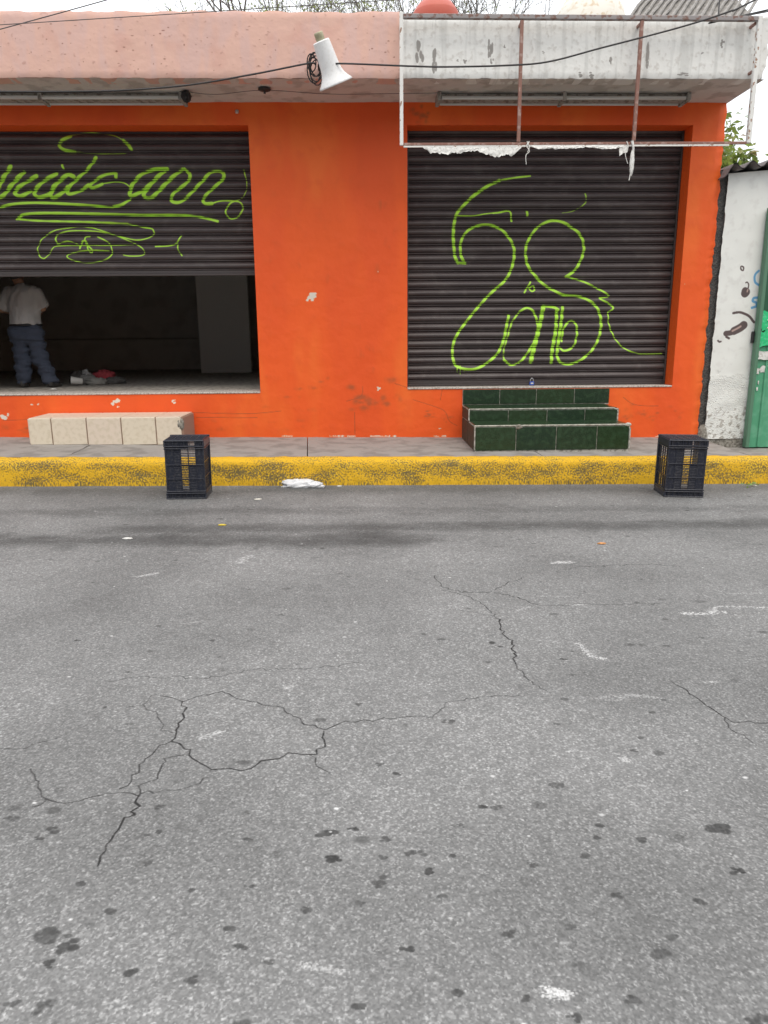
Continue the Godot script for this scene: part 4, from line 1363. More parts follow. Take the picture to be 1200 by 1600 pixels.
# ================================================================ things on and behind the roofs
func make_roof_things() -> void:
	var t := thing("water_tank", "red water tank lid showing above the parapet", "water tank", Vector3(1.155, 4.3, -3.0))
	var st := begin(true)
	lathe(st, [Vector2(0, 0), Vector2(0.52, 0), Vector2(0.55, 0.06), Vector2(0.55, 1.2), Vector2(0.52, 1.34), Vector2(0.36, 1.56), Vector2(0.3, 1.6)], Transform3D(), 40)
	part(t, "body", st, mat(lin(0.05, 0.05, 0.055), 0.5))
	st = begin(true)
	lathe(st, [Vector2(0.30, 1.6), Vector2(0.325, 1.62), Vector2(0.33, 1.74), Vector2(0.335, 1.80), Vector2(0.325, 1.82), Vector2(0.29, 1.87), Vector2(0.24, 1.93), Vector2(0.12, 1.96), Vector2(0, 1.965)], Transform3D(), 40)
	part(t, "lid", st, mat(lin(0.42, 0.085, 0.055), 0.55))
	t = thing("water_tank", "white domed water tank with rust marks above the white parapet", "water tank", Vector3(3.72, 4.3, -4.0))
	st = begin(true)
	lathe(st, [Vector2(0, 0), Vector2(0.56, 0), Vector2(0.58, 0.06), Vector2(0.58, 1.75), Vector2(0.565, 2.0), Vector2(0.52, 2.2), Vector2(0.42, 2.36), Vector2(0.30, 2.47), Vector2(0.26, 2.50), Vector2(0, 2.5)], Transform3D(), 44)
	part(t, "body", st, everywhere(worn(lin(0.68, 0.66, 0.60), lin(0.48, 0.33, 0.19), 141, 0.55, 0.78, 0.7), 0.9))
	st = begin(true)
	lathe(st, [Vector2(0.27, 2.47), Vector2(0.29, 2.52), Vector2(0.2, 2.57), Vector2(0, 2.59)], Transform3D(), 32)
	part(t, "lid", st, M.white_plastic)
	# house behind with a ribbed hip roof
	var h := thing("ribbed_roof_house", "tall house behind with grey ribbed roof at the upper right", "building", Vector3(6.2, 0, -9))
	var o := -h.position
	st = begin()
	box(st, Vector3(5.2, -0.1, -11) + o, Vector3(7.0, 7.2, -7.2) + o)
	part(h, "wall", st, M.mortar)
	var a := Vector3(4.85, 7.0, -6.9)
	var b := Vector3(7.6, 10.2, -10.2)
	var c := Vector3(7.75, 10.2, -10.2)
	var d := Vector3(7.75, 7.55, -6.9)
	st = begin()
	quad(st, a + o, d + o, c + o, b + o)
	quad(st, b + o, c + o, Vector3(7.75, 7.0, -13.0) + o, Vector3(4.85, 7.0, -13.0) + o)
	tri(st, Vector3(4.85, 7.0, -13.0) + o, a + o, b + o)
	tri(st, d + o, Vector3(7.75, 7.0, -13.0) + o, c + o)
	var roof_m := everywhere(relief(worn(lin(0.30, 0.28, 0.265), lin(0.17, 0.16, 0.15), 151, 0.4, 0.7), M.plaster_bump, 2.0), 1.2)
	var roof := part(h, "roof", st, roof_m)
	var up := (b - a).normalized()
	var r := RandomNumberGenerator.new()
	r.seed = 3
	for i in 17:
		st = begin()
		var p0 := a.lerp(d, i / 17.0) + Vector3(0.02, 0.03, 0.02)
		var pts := []
		for k in 13:
			pts.append(p0 + up * (0.33 * k) + Vector3(r.randfn() * 0.012, r.randfn() * 0.012, 0) + o)
		tube(st, pts, 0.035, 0.03, 6)
		part(roof, "rib", st, roof_m)


# ================================================================ trees
func limb(st: SurfaceTool, tips: Array, p: Vector3, dir: Vector3, ln: float, r: float, depth: int, g: RandomNumberGenerator, rise: float, many := 0.55) -> void:
	var pts := [p]
	var q := p
	var d := dir
	for i in 4:
		d = (d + Vector3(g.randfn(), g.randfn() + rise, g.randfn()) * 0.11).normalized()
		q += d * ln / 4.0
		pts.append(q)
	tube(st, pts, r, r * 0.62, 6 if r > 0.03 else (4 if r > 0.01 else 3), false)
	if depth <= 1:
		for k in range(1, 5):
			tips.append([pts[k], d])
	if depth == 0:
		return
	var n := 3 if g.randf() < many else 2
	for k in n:
		var side := d.cross(Vector3(g.randfn(), g.randfn(), g.randfn())).normalized()
		var nd := (d * g.randf_range(0.75, 1.1) + side * g.randf_range(0.45, 0.85)).normalized()
		limb(st, tips, pts[4] if k < 2 else pts[2], nd, ln * g.randf_range(0.68, 0.86), r * 0.60, depth - 1, g, rise, many)


func make_trees() -> void:
	var g := RandomNumberGenerator.new()
	# the nearly bare tree behind the shop
	for spec in [[Vector3(-0.7, -0.1, -9.2), 7, 0.15, 401, "nearly bare tree behind the pink parapet left of the red tank", 0.55], [Vector3(0.9, -0.1, -9.6), 7, 0.15, 419, "small-leaved tree straight behind the red tank", 0.5], [Vector3(2.9, -0.1, -9.9), 7, 0.13, 433, "bare twiggy tree between the red and the white tank", 0.05]]:
		g.seed = spec[3]
		var t := thing("bare_tree", spec[4], "tree", spec[0], "trees behind the shop")
		var st := begin(true)
		var tips := []
		limb(st, tips, Vector3.ZERO, Vector3(0.02, 1, 0), 3.0, spec[2], spec[1], g, 0.42, 0.85)
		part(t, "trunk", st, everywhere(relief(worn(lin(0.13, 0.11, 0.095), lin(0.06, 0.05, 0.045), 161, 0.4, 0.7), M.plaster_bump, 1.0), 1.5))
		st = begin()
		for e in tips:
			if g.randf() < spec[5]:
				leaf(st, e[0] + Vector3(g.randfn(), g.randfn(), g.randfn()) * 0.06, g.randf_range(0.05, 0.09), g)
		part(t, "crown", st, leaf_material(lin(0.11, 0.12, 0.06)))
	# the broad-leaved tree over the white house
	g.seed = 77
	var t := thing("leafy_tree", "broad-leaved green tree behind the corrugated roof at the right edge", "tree", Vector3(7.15, -0.1, -5.2))
	var st := begin(true)
	var tips := []
	limb(st, tips, Vector3.ZERO, Vector3(-0.03, 1, 0.02), 1.98, 0.1, 5, g, 0.10, 0.8)
	part(t, "trunk", st, everywhere(worn(lin(0.17, 0.12, 0.085), lin(0.09, 0.07, 0.05), 162, 0.4, 0.7), 1.5))
	var shades := [lin(0.06, 0.105, 0.03), lin(0.10, 0.15, 0.045), lin(0.16, 0.165, 0.05), lin(0.20, 0.11, 0.06)]
	for k in 4:
		st = begin()
		for e in tips:
			for m in (7 if k < 2 else 3):
				if k == 3 and g.randf() < 0.75:
					continue
				leaf(st, e[0] + Vector3(g.randfn(), g.randfn(), g.randfn()) * 0.13, g.randf_range(0.13, 0.22), g)
		part(t, "crown", st, leaf_material(shades[k]))


func leaf_material(c: Color) -> StandardMaterial3D:
	var m := mat(c, 0.5)
	m.backlight_enabled = true
	m.backlight = Color(0.55, 0.6, 0.3)
	return m


func leaf(st: SurfaceTool, p: Vector3, ln: float, g: RandomNumberGenerator) -> void:
	var d := Vector3(g.randfn(), g.randfn() * 0.6 - 0.25, g.randfn()).normalized()
	var s := d.cross(Vector3(g.randfn(), 1.5, g.randfn())).normalized() * ln * 0.24
	var up := s.cross(d).normalized() * ln * 0.08
	var a := p
	var b := p + d * ln * 0.5
	var e := p + d * ln
	tri(st, a, b + s + up, b)
	tri(st, b, b + s + up, e)
	tri(st, a, b, b - s + up)
	tri(st, b, e, b - s + up)


# ================================================================ the empty sign frame
func bar(parent: Node3D, called: String, a: Vector3, b: Vector3, w: float, m: Material) -> MeshInstance3D:
	var st := begin()
	var d := b - a
	var y := d.normalized()
	var x := y.cross(Vector3.BACK).normalized() if absf(y.z) < 0.9 else Vector3.RIGHT
	var xf := Transform3D(Basis(x, y, x.cross(y)), (a + b) * 0.5)
	box(st, Vector3(-w, -d.length(), -w) * 0.5, Vector3(w, d.length(), w) * 0.5, w * 0.12, xf)
	return part(parent, called, st, m)


func make_sign_frame() -> void:
	var f := thing("sign_frame", "empty rusty and white iron sign frame in front of white parapet", "sign frame", Vector3(2.25, 3.43, 0.92))
	var o := -f.position
	bar(f, "post", Vector3(0.442, 3.42, 0.92) + o, Vector3(0.442, 4.64, 0.92) + o, 0.036, M.white_iron)
	bar(f, "post", Vector3(4.065, 3.44, 0.92) + o, Vector3(4.06, 4.62, 0.92) + o, 0.045, M.white_iron)
	bar(f, "mullion", Vector3(1.652, 3.452, 0.92) + o, Vector3(1.650, 4.572, 0.92) + o, 0.034, M.rust_iron)
	bar(f, "mullion", Vector3(2.855, 3.462, 0.92) + o, Vector3(2.862, 4.572, 0.92) + o, 0.034, M.rust_iron)
	bar(f, "top_bar", Vector3(0.462, 4.603, 0.92) + o, Vector3(4.038, 4.592, 0.92) + o, 0.044, M.grey_iron)
	bar(f, "bottom_bar", Vector3(0.462, 3.432, 0.92) + o, Vector3(4.04, 3.444, 0.92) + o, 0.026, M.rust_iron)
	bar(f, "bottom_bar", Vector3(0.462, 3.409, 0.925) + o, Vector3(3.86, 3.421, 0.925) + o, 0.016, M.white_iron)
	for x in [0.442, 1.65, 2.862, 4.03]:
		bar(f, "bracket", Vector3(x, 4.56, 0.79) + o, Vector3(x, 4.56, 0.90) + o, 0.025, M.rust_iron)
	bar(f, "bracket", Vector3(0.442, 4.13, 0.78) + o, Vector3(0.442, 4.13, 0.90) + o, 0.025, M.rust_iron)
	bar(f, "bracket", Vector3(4.06, 4.13, 0.78) + o, Vector3(4.06, 4.13, 0.895) + o, 0.025, M.rust_iron)
	# what is left of the banner
	torn("torn white vinyl strip hanging under the left half of the sign frame", 0.66, 1.68, 3.395, 0.075, 51)
	torn("torn narrow vinyl strip under the middle of the sign frame", 1.78, 2.74, 3.404, 0.022, 52)
	torn("torn vinyl scrap bunched at the second brown mullion", 2.70, 2.80, 3.406, 0.09, 53)
	var st := begin(true)
	tube(st, smooth_path([Vector3(2.83, 3.46, 0.945), Vector3(2.845, 3.40, 0.95), Vector3(2.85, 3.32, 0.945), Vector3(2.84, 3.2, 0.95), Vector3(2.825, 3.08, 0.945)], 5), 0.014, 0.004, 8)
	lump(st, Vector3(2.842, 3.25, 0.948), Vector3(0.02, 0.11, 0.012), 8, 0.35, 2.0, false)
	single("vinyl_strip", st, M.vinyl, "long white vinyl strip hanging below the second brown mullion", "strip", "torn banner remains")
	st = begin(true)
	tube(st, smooth_path([Vector3(1.762, 3.455, 0.942), Vector3(1.735, 3.41, 0.948), Vector3(1.765, 3.36, 0.944), Vector3(1.73, 3.32, 0.946), Vector3(1.737, 3.235, 0.944)], 6), 0.007, 0.003, 6)
	tube(st, smooth_path([Vector3(1.735, 3.455, 0.945), Vector3(1.762, 3.40, 0.945), Vector3(1.745, 3.35, 0.945)], 6), 0.007, 0.004, 6)
	single("cable_tie", st, M.vinyl, "white tie knotted on the bottom bar beside the first mullion", "tie", "torn banner remains")
	st = begin(true)
	tube(st, smooth_path([Vector3(2.775, 3.455, 0.942), Vector3(2.79, 3.41, 0.948), Vector3(2.77, 3.33, 0.944), Vector3(2.80, 3.24, 0.946)], 6), 0.006, 0.003, 6)
	single("cable_tie", st, M.vinyl, "thin white tie next to the long vinyl strip", "tie", "torn banner remains")


func torn(label: String, x0: float, x1: float, y: float, drop: float, sd: int) -> void:
	var n := FastNoiseLite.new()
	n.seed = sd
	n.frequency = 2.5
	n.fractal_octaves = 4
	var st := begin(true)
	var nu := maxi(10, int((x1 - x0) / 0.012))
	for side in 2:
		grid(st, nu, 6, func(u: float, v: float) -> Vector3:
			var uu := 1.0 - u if side == 1 else u
			var x := lerpf(x0, x1, uu)
			var ends := minf(1.0, minf(uu, 1.0 - uu) * 12.0)
			var depth := drop * ends * clampf(0.75 + 0.9 * n.get_noise_1d(x * 1.6) + 0.25 * n.get_noise_1d(x * 9.0), 0.15, 1.5)
			var w := 1.0 - v
			return Vector3(x, y + 0.02 - (depth + 0.02) * w, 0.93 + 0.022 * n.get_noise_2d(x * 6.0, w * 2.0) * w + 0.012 * w - (0.003 if side == 1 else 0.0)))
	single("vinyl_strip", st, M.vinyl, label, "strip", "torn banner remains")


# ================================================================ cables, lamp, light fittings
func cable(pts: Array, r: float, m: Material, label: String) -> void:
	var st := begin(true)
	tube(st, pts, r, r, 6)
	single("cable", st, m, label, "cable", "overhead cables")


func make_cables_and_lamps() -> void:
	cable(smooth_path([Vector3(-9.0, 3.98, 0.9), Vector3(-5.5, 3.925, 0.93), Vector3(-3.568, 3.912, 0.95), Vector3(-2.9, 3.913, 0.95), Vector3(-2.302, 3.928, 0.95), Vector3(-1.662, 3.975, 0.96), Vector3(-1.018, 4.071, 0.97), Vector3(-0.5, 4.16, 0.98), Vector3(-0.42, 4.16, 0.96)], 8), 0.0085, M.cable, "black cable running along the underside of the pink canopy to the lamp")
	cable(smooth_path([Vector3(-0.36, 4.14, 0.96), Vector3(-0.179, 4.122, 1.1), Vector3(0.51, 4.085, 1.15), Vector3(0.888, 4.079, 1.15), Vector3(1.52, 4.095, 1.15), Vector3(1.899, 4.13, 1.15), Vector3(2.4, 4.25, 1.15), Vector3(3.148, 4.428, 1.15), Vector3(3.642, 4.572, 1.15), Vector3(3.944, 4.70, 1.15), Vector3(6.5, 5.9, 1.0), Vector3(12, 8.0, 0.6)], 8), 0.0085, M.cable, "black cable sagging from the lamp across the white parapet to the upper right")
	cable(catenary(Vector3(-6.5, 3.5, 1.6), Vector3(3.5, 6.15, 1.4), 0.12, 30), 0.0045, M.thin_cable, "thin cable crossing the pink parapet diagonally")
	cable(catenary(Vector3(-9.0, 3.95, 1.6), Vector3(6.0, 4.85, 1.6), 0.03, 30), 0.0035, M.thin_cable, "thin pale cable running almost level across the top of the pink parapet")
	cable(catenary(Vector3(-9.0, 4.10, 1.7), Vector3(6.0, 5.0, 1.7), 0.0, 20), 0.004, M.thin_cable, "thin cable against the sky at the upper left corner")
	cable(catenary(Vector3(3.55, 4.56, 0.9), Vector3(9.0, 6.0, 0.4), 0.05, 20), 0.008, M.cable, "lower of the two short cables leaving the sign frame's top right corner")
	cable(catenary(Vector3(3.75, 4.60, 0.9), Vector3(9.0, 5.75, 0.4), 0.03, 20), 0.006, M.cable, "upper of the two short cables leaving the sign frame's top right corner")
	cable([Vector3(3.66, 4.60, 0.86), Vector3(3.662, 5.2, 0.85), Vector3(3.66, 6.2, 0.8)], 0.007, M.cable, "upright cable rising from the right end of the sign frame")
	# white horn-shaped lamp
	var l := thing("wall_lamp", "white horn-shaped lamp with wide brim hung on the pink parapet", "lamp", Vector3(-0.29, 4.16, 1.03))
	var axis := Vector3(0.36, -0.93, -0.30).normalized()
	var yb := -axis
	var xb := yb.cross(Vector3.BACK).normalized()
	var xf := Transform3D(Basis(xb, yb, xb.cross(yb)), Vector3.ZERO)
	var st := begin(true)
	lathe(st, [Vector2(0.02, 0.19), Vector2(0.078, 0.186), Vector2(0.084, 0.178)].map(func(v): return v), xf, 32)
	part(l, "cap", st, M.white_plastic)
	st = begin(true)
	lathe(st, [Vector2(0.165, -0.212), Vector2(0.177, -0.208), Vector2(0.17, -0.192), Vector2(0.142, -0.16), Vector2(0.118, -0.122), Vector2(0.105, -0.085), Vector2(0.098, -0.04), Vector2(0.092, 0.06), Vector2(0.084, 0.178)], xf, 40)
	lathe(st, [Vector2(0.080, 0.17), Vector2(0.088, 0.05), Vector2(0.1, -0.08), Vector2(0.13, -0.15), Vector2(0.165, -0.212)], xf, 40)
	part(l, "shade", st, M.white_plastic)
	st = begin(true)
	lathe(st, [Vector2(0, 0.165), Vector2(0.043, 0.165), Vector2(0.045, 0.25), Vector2(0.041, 0.262), Vector2(0, 0.265)], xf, 20)
	part(l, "socket", st, M.brass)
	st = begin(true)
	tube(st, [Vector3(-0.06, 0.05, -0.04), Vector3(-0.1, 0.02, -0.15), Vector3(-0.1, 0.0, -0.24)], 0.014, 0.014, 8)
	part(l, "bracket", st, M.black)
	# tangle of wire behind the lamp
	st = begin(true)
	var g := RandomNumberGenerator.new()
	g.seed = 5
	for k in 6:
		var c := Vector3(-0.425 + g.randfn() * 0.02, 4.13 + g.randfn() * 0.03, 0.90 + g.randfn() * 0.025)
		var pts := []
		var rr := g.randf_range(0.05, 0.11)
		var tilt := g.randf_range(-0.5, 0.5)
		for i in 15:
			var a := TAU * i / 14.0
			pts.append(c + Vector3(cos(a) * rr * 0.62, sin(a) * rr, sin(a + tilt) * 0.03))
		tube(st, pts, 0.0065, 0.0065, 5, false)
	single("wire_coil", st, M.cable, "tangled coil of black wire on the parapet behind the white lamp", "wire coil")
	# fluorescent fittings under the canopy
	for q in [[0.88, 3.62, "long twin-tube light fitting under the white canopy"], [-4.9, -1.90, "long twin-tube light fitting under the pink canopy"]]:
		var t := thing("tube_light", q[2], "light fitting", Vector3((q[0] + q[1]) * 0.5, 4.07, 0.27), "light fittings under the canopy")
		var hx: float = (q[1] - q[0]) * 0.5
		st = begin()
		box(st, Vector3(-hx, -0.055, -0.07), Vector3(hx, 0.012, 0.07), 0.01)
		part(t, "housing", st, M.fixture)
		for z in [-0.105, 0.105]:
			for half in [[-hx + 0.03, -0.02], [0.02, hx - 0.03]]:
				st = begin(true)
				tube(st, [Vector3(half[0], -0.045, z), Vector3(half[1], -0.045, z)], 0.019, 0.019, 12)
				part(t, "tube", st, M.tube)
		for x in [-hx, 0.0, hx]:
			st = begin()
			box(st, Vector3(x - 0.02, -0.075, -0.13), Vector3(x + 0.02, 0.01, 0.13), 0.006)
			part(t, "lamp_holder", st, M.fixture)
	st = begin(true)
	lump(st, Vector3(-1.84, 4.03, 0.40), Vector3(0.045, 0.05, 0.05), 12, 0.4, 2.0, false)
	tube(st, smooth_path([Vector3(-1.85, 4.0, 0.42), Vector3(-1.80, 3.97, 0.45), Vector3(-1.82, 4.05, 0.47), Vector3(-1.88, 4.0, 0.46)], 6), 0.006, 0.006, 5)
	single("junction_box", st, M.black, "black junction of wires at the end of the left light fitting", "junction box")
	cable(smooth_path([Vector3(-1.82, 4.06, 0.45), Vector3(-1.5, 4.02, 0.5), Vector3(-1.0, 4.06, 0.5), Vector3(-0.3, 4.03, 0.48), Vector3(0.3, 4.04, 0.46), Vector3(0.86, 4.06, 0.42)], 6), 0.003, M.thin_cable, "thin wire sagging under the canopy between the two light fittings")
	st = begin(true)
	lathe(st, [Vector2(0, -0.04), Vector2(0.012, -0.04), Vector2(0.012, -0.012), Vector2(0.06, -0.01), Vector2(0.07, 0.0), Vector2(0.06, 0.012), Vector2(0, 0.014)], Transform3D(Basis(), Vector3(-0.99, 4.068, 0.5)), 20)
	single("ceiling_hook", st, M.black, "black ceiling plate with a stub under the canopy left of the lamp", "hook")


# ================================================================ crates
func lattice(st: SurfaceTool, o: Vector3, u: Vector3, v: Vector3, w: float, h: float, cols: Array, rows: Array, solid: Array, pitch: float, out: Vector3) -> void:
	var bx := func(u0: float, u1: float, v0: float, v1: float, t0: float, t1: float) -> void:
		box(st, Vector3(u0, v0, t0), Vector3(u1, v1, t1), 0.0015, Transform3D(Basis(u, v, out), o))
	for c in cols:
		bx.call(c * w - 0.0045, c * w + 0.0045, 0.0, h, -0.006, 0.004)
	for r in rows:
		bx.call(0.0, w, r * h - 0.005, r * h + 0.005, -0.006, 0.0065)
	for i in cols.size() - 1:
		for j in rows.size() - 1:
			var u0: float = cols[i] * w + 0.003
			var u1: float = cols[i + 1] * w - 0.003
			var v0: float = rows[j] * h + 0.003
			var v1: float = rows[j + 1] * h - 0.003
			if solid.has(Vector2i(i, j)) or solid.has(Vector2i(i, -1)):
				bx.call(u0, u1, v0, v1, -0.006, -0.002)
				var ys := v0 + 0.008
				while pitch > 0.0 and ys < v1 - 0.01 and u1 - u0 < 0.08 and not solid.has(Vector2i(i, -1)):
					bx.call(u0, u1, ys, ys + 0.006, -0.003, 0.001)
					ys += pitch
			elif pitch > 0.0:
				var y := v0 + pitch * 0.5
				while y < v1:
					bx.call(u0, u1, y, minf(y + pitch * 0.55, v1), -0.005, 0.0005)
					y += pitch


func make_crate() -> Node3D:
	var c := thing("plastic_crate", "crate", "crate", Vector3.ZERO, "plastic crates stood on end")
	var W := 0.345
	var H := 0.56
	var D := 0.33
	var hw := W * 0.5
	var st := begin()
	# the crate's base, turned to the street
	lattice(st, Vector3(-hw, 0, D * 0.5), Vector3.RIGHT, Vector3.UP, W, H, [0.012, 0.2, 0.40, 0.60, 0.8, 0.988], [0.012, 0.11, 0.34, 0.58, 0.85, 0.988], [Vector2i(0, -1), Vector2i(4, -1), Vector2i(3, 1), Vector2i(3, 2), Vector2i(3, 0), Vector2i(1, 0), Vector2i(1, 1), Vector2i(1, 2), Vector2i(1, 3), Vector2i(1, 4), Vector2i(2, 4), Vector2i(2, 0)], 0.0155, Vector3.BACK)
	part(c, "base_panel", st, M.crate)
	for s in [-1.0, 1.0]:
		st = begin()
		lattice(st, Vector3(s * hw, 0, -D * 0.5), Vector3.BACK, Vector3.UP, D, H, [0.012, 0.2, 0.4, 0.6, 0.8, 0.988], [0.012, 0.11, 0.36, 0.62, 0.87, 0.988], [Vector2i(0, -1), Vector2i(4, -1), Vector2i(1, 2), Vector2i(3, 1), Vector2i(2, 0), Vector2i(2, 4)], 0.0155, Vector3.RIGHT * s)
		# stiff bands near the two ends
		box(st, Vector3(s * hw - 0.004, 0.0, -D * 0.5), Vector3(s * (hw) + 0.008 * s, 0.07, D * 0.5), 0.004) if s > 0 else box(st, Vector3(-hw - 0.008, 0.0, -D * 0.5), Vector3(-hw + 0.004, 0.07, D * 0.5), 0.004)
		box(st, Vector3(hw - 0.004, H - 0.075, -D * 0.5), Vector3(hw + 0.008, H, D * 0.5), 0.004) if s > 0 else box(st, Vector3(-hw - 0.008, H - 0.075, -D * 0.5), Vector3(-hw + 0.004, H, D * 0.5), 0.004)
		part(c, "side_panel", st, M.crate)
	for y in [0.004, H]:
		st = begin()
		lattice(st, Vector3(-hw, y, D * 0.5), Vector3.RIGHT, Vector3.FORWARD, W, D, [0.012, 0.2, 0.4, 0.6, 0.8, 0.988], [0.015, 0.18, 0.36, 0.54, 0.72, 0.88, 0.985], [], 0.0, Vector3.UP)
		# diagonal braces of the end
		tube(st, [Vector3(-hw + 0.01, y - 0.003, D * 0.5 - 0.01), Vector3(hw - 0.01, y - 0.003, -D * 0.5 + 0.01)], 0.004, 0.004, 4)
		part(c, "end_panel", st, M.crate)
	# flared rim round the open mouth at the back
	st = begin()
	var z0 := -D * 0.5 - 0.022
	var z1 := -D * 0.5 + 0.004
	box(st, Vector3(-hw - 0.016, -0.001, z0), Vector3(hw + 0.016, 0.022, z1), 0.004)
	box(st, Vector3(-hw - 0.016, H - 0.022, z0), Vector3(hw + 0.016, H + 0.008, z1), 0.004)
	box(st, Vector3(-hw - 0.016, 0.022, z0), Vector3(-hw + 0.006, H - 0.022, z1), 0.004)
	box(st, Vector3(hw - 0.006, 0.022, z0), Vector3(hw + 0.016, H - 0.022, z1), 0.004)
	part(c, "rim", st, M.crate)
	# moulded bands round both ends and the ledges between
	st = begin()
	for q in [[0.0, 0.058], [0.066, 0.078], [H - 0.066, H - 0.004], [H - 0.088, H - 0.076]]:
		box(st, Vector3(-hw - 0.014, q[0], D * 0.5 - 0.01), Vector3(hw + 0.014, q[0] + 0.010, D * 0.5 + 0.013), 0.003)
		box(st, Vector3(-hw - 0.014, q[1] - 0.010, D * 0.5 - 0.01), Vector3(hw + 0.014, q[1], D * 0.5 + 0.013), 0.003)
		for s in [-1.0, 1.0]:
			var x0: float = minf(s * (hw - 0.004), s * (hw + 0.014))
			var x1: float = maxf(s * (hw - 0.004), s * (hw + 0.014))
			box(st, Vector3(x0, q[0], -D * 0.5), Vector3(x1, q[1], D * 0.5 + 0.01), 0.003)
	for k in 7:
		var x := -hw + 0.02 + k * (W - 0.04) / 6.0
		box(st, Vector3(x - 0.003, 0.008, D * 0.5), Vector3(x + 0.003, 0.055, D * 0.5 + 0.010), 0.001)
		box(st, Vector3(x - 0.003, H - 0.06, D * 0.5), Vector3(x + 0.003, H - 0.008, D * 0.5 + 0.010), 0.001)
	part(c, "end_band", st, M.crate)
	for s in [-1.0, 1.0]:   # corner posts
		st = begin()
		box(st, Vector3(s * hw - 0.009, 0.0, D * 0.5 - 0.012), Vector3(s * hw + 0.009, H, D * 0.5 + 0.006), 0.005)
		part(c, "corner_post", st, M.crate)
	return c


func make_crates() -> void:
	var a := make_crate()
	a.set_meta("label", "black plastic crate on end below the cream step")
	a.position = Vector3(-1.685, road_y(-1.685) + 0.002, 2.128)
	a.rotation = Vector3(0, deg_to_rad(3), -0.012)
	var b: Node3D = a.duplicate()
	b.name = numbered("plastic_crate")
	add_child(b)
	b.set_meta("label", "black plastic crate on end by the kerb near the white house")
	b.position = Vector3(3.125, road_y(3.125) + 0.002, 2.09)
	b.rotation = Vector3(0, deg_to_rad(-6), -0.012)


# ================================================================ the person in the doorway
func nets(st: SurfaceTool, bones: Array, cell: float, k: float, zs := 1.0, amp := 0.0, freq := 4.0, stretch := Vector3.ONE) -> void:
	# bones: [a, b, radius a, radius b, flat end]; surface nets of the smooth union
	var lo := Vector3.ONE * 1e9
	var hi := -lo
	for b in bones:
		var r: float = maxf(b[2], b[3]) + cell * 2.0 + amp
		for p in [b[0], b[1]]:
			lo = lo.min(p - Vector3.ONE * r)
			hi = hi.max(p + Vector3.ONE * r)
	var nx := int((hi.x - lo.x) / cell) + 2
	var ny := int((hi.y - lo.y) / cell) + 2
	var nz := int((hi.z - lo.z) / cell) + 2
	var n := FastNoiseLite.new()
	n.seed = 17
	n.frequency = freq
	var val := PackedFloat32Array()
	val.resize(nx * ny * nz)
	var i := 0
	for z in nz:
		for y in ny:
			for x in nx:
				var p := lo + Vector3(x, y, z) * cell
				var d := 1e3
				for b in bones:
					var a: Vector3 = b[0]
					var ab: Vector3 = b[1] - a
					var ap := p - a
					ap.z *= zs
					var t0 := ap.dot(ab) / maxf(ab.length_squared(), 1e-9)
					var t := clampf(t0, 0.0, 1.0)
					var e := (ap - ab * t).length() - lerpf(b[2], b[3], t)
					if b[4]:
						e = maxf(e, (t0 - 1.0) * ab.length())
					var h := clampf(0.5 + 0.5 * (d - e) / k, 0.0, 1.0)
					d = lerpf(d, e, h) - k * h * (1.0 - h)
				if amp > 0.0 and absf(d) < 0.05:
					d += n.get_noise_3dv(p * stretch) * amp
				val[i] = d
				i += 1
	var id := PackedInt32Array()
	id.resize(nx * ny * nz)
	id.fill(-1)
	var verts := PackedVector3Array()
	var sx := 1
	var sy := nx
	var sz := nx * ny
	var corner := [0, sx, sy, sx + sy, sz, sx + sz, sy + sz, sx + sy + sz]
	var edges := [[0, 1], [2, 3], [4, 5], [6, 7], [0, 2], [1, 3], [4, 6], [5, 7], [0, 4], [1, 5], [2, 6], [3, 7]]
	for z in nz - 1:
		for y in ny - 1:
			for x in nx - 1:
				var o := x + y * sy + z * sz
				var ins := 0
				for c in corner:
					if val[o + c] < 0.0:
						ins += 1
				if ins == 0 or ins == 8:
					continue
				var s := Vector3.ZERO
				var m := 0
				for e in edges:
					var va := val[o + corner[e[0]]]
					var vb := val[o + corner[e[1]]]
					if (va < 0.0) != (vb < 0.0):
						var t := va / (va - vb)
						var pa := Vector3(e[0] & 1, (e[0] >> 1) & 1, e[0] >> 2)
						var pb := Vector3(e[1] & 1, (e[1] >> 1) & 1, e[1] >> 2)
						s += pa.lerp(pb, t)
						m += 1
				id[o] = verts.size()
				verts.append(lo + (Vector3(x, y, z) + s / m) * cell)
	for z in range(1, nz - 1):
		for y in range(1, ny - 1):
			for x in range(1, nx - 1):
				var o := x + y * sy + z * sz
				for ax in 3:
					var step: int = [sx, sy, sz][ax]
					if (val[o] < 0.0) == (val[o + step] < 0.0):
						continue
					var u: int = [sy, sz, sx][ax]
					var v: int = [sz, sx, sy][ax]
					var q := [id[o], id[o - u], id[o - u - v], id[o - v]]
					if q.min() < 0:
						continue
					if val[o] < 0.0:
						quad(st, verts[q[0]], verts[q[1]], verts[q[2]], verts[q[3]])
					else:
						quad(st, verts[q[3]], verts[q[2]], verts[q[1]], verts[q[0]])


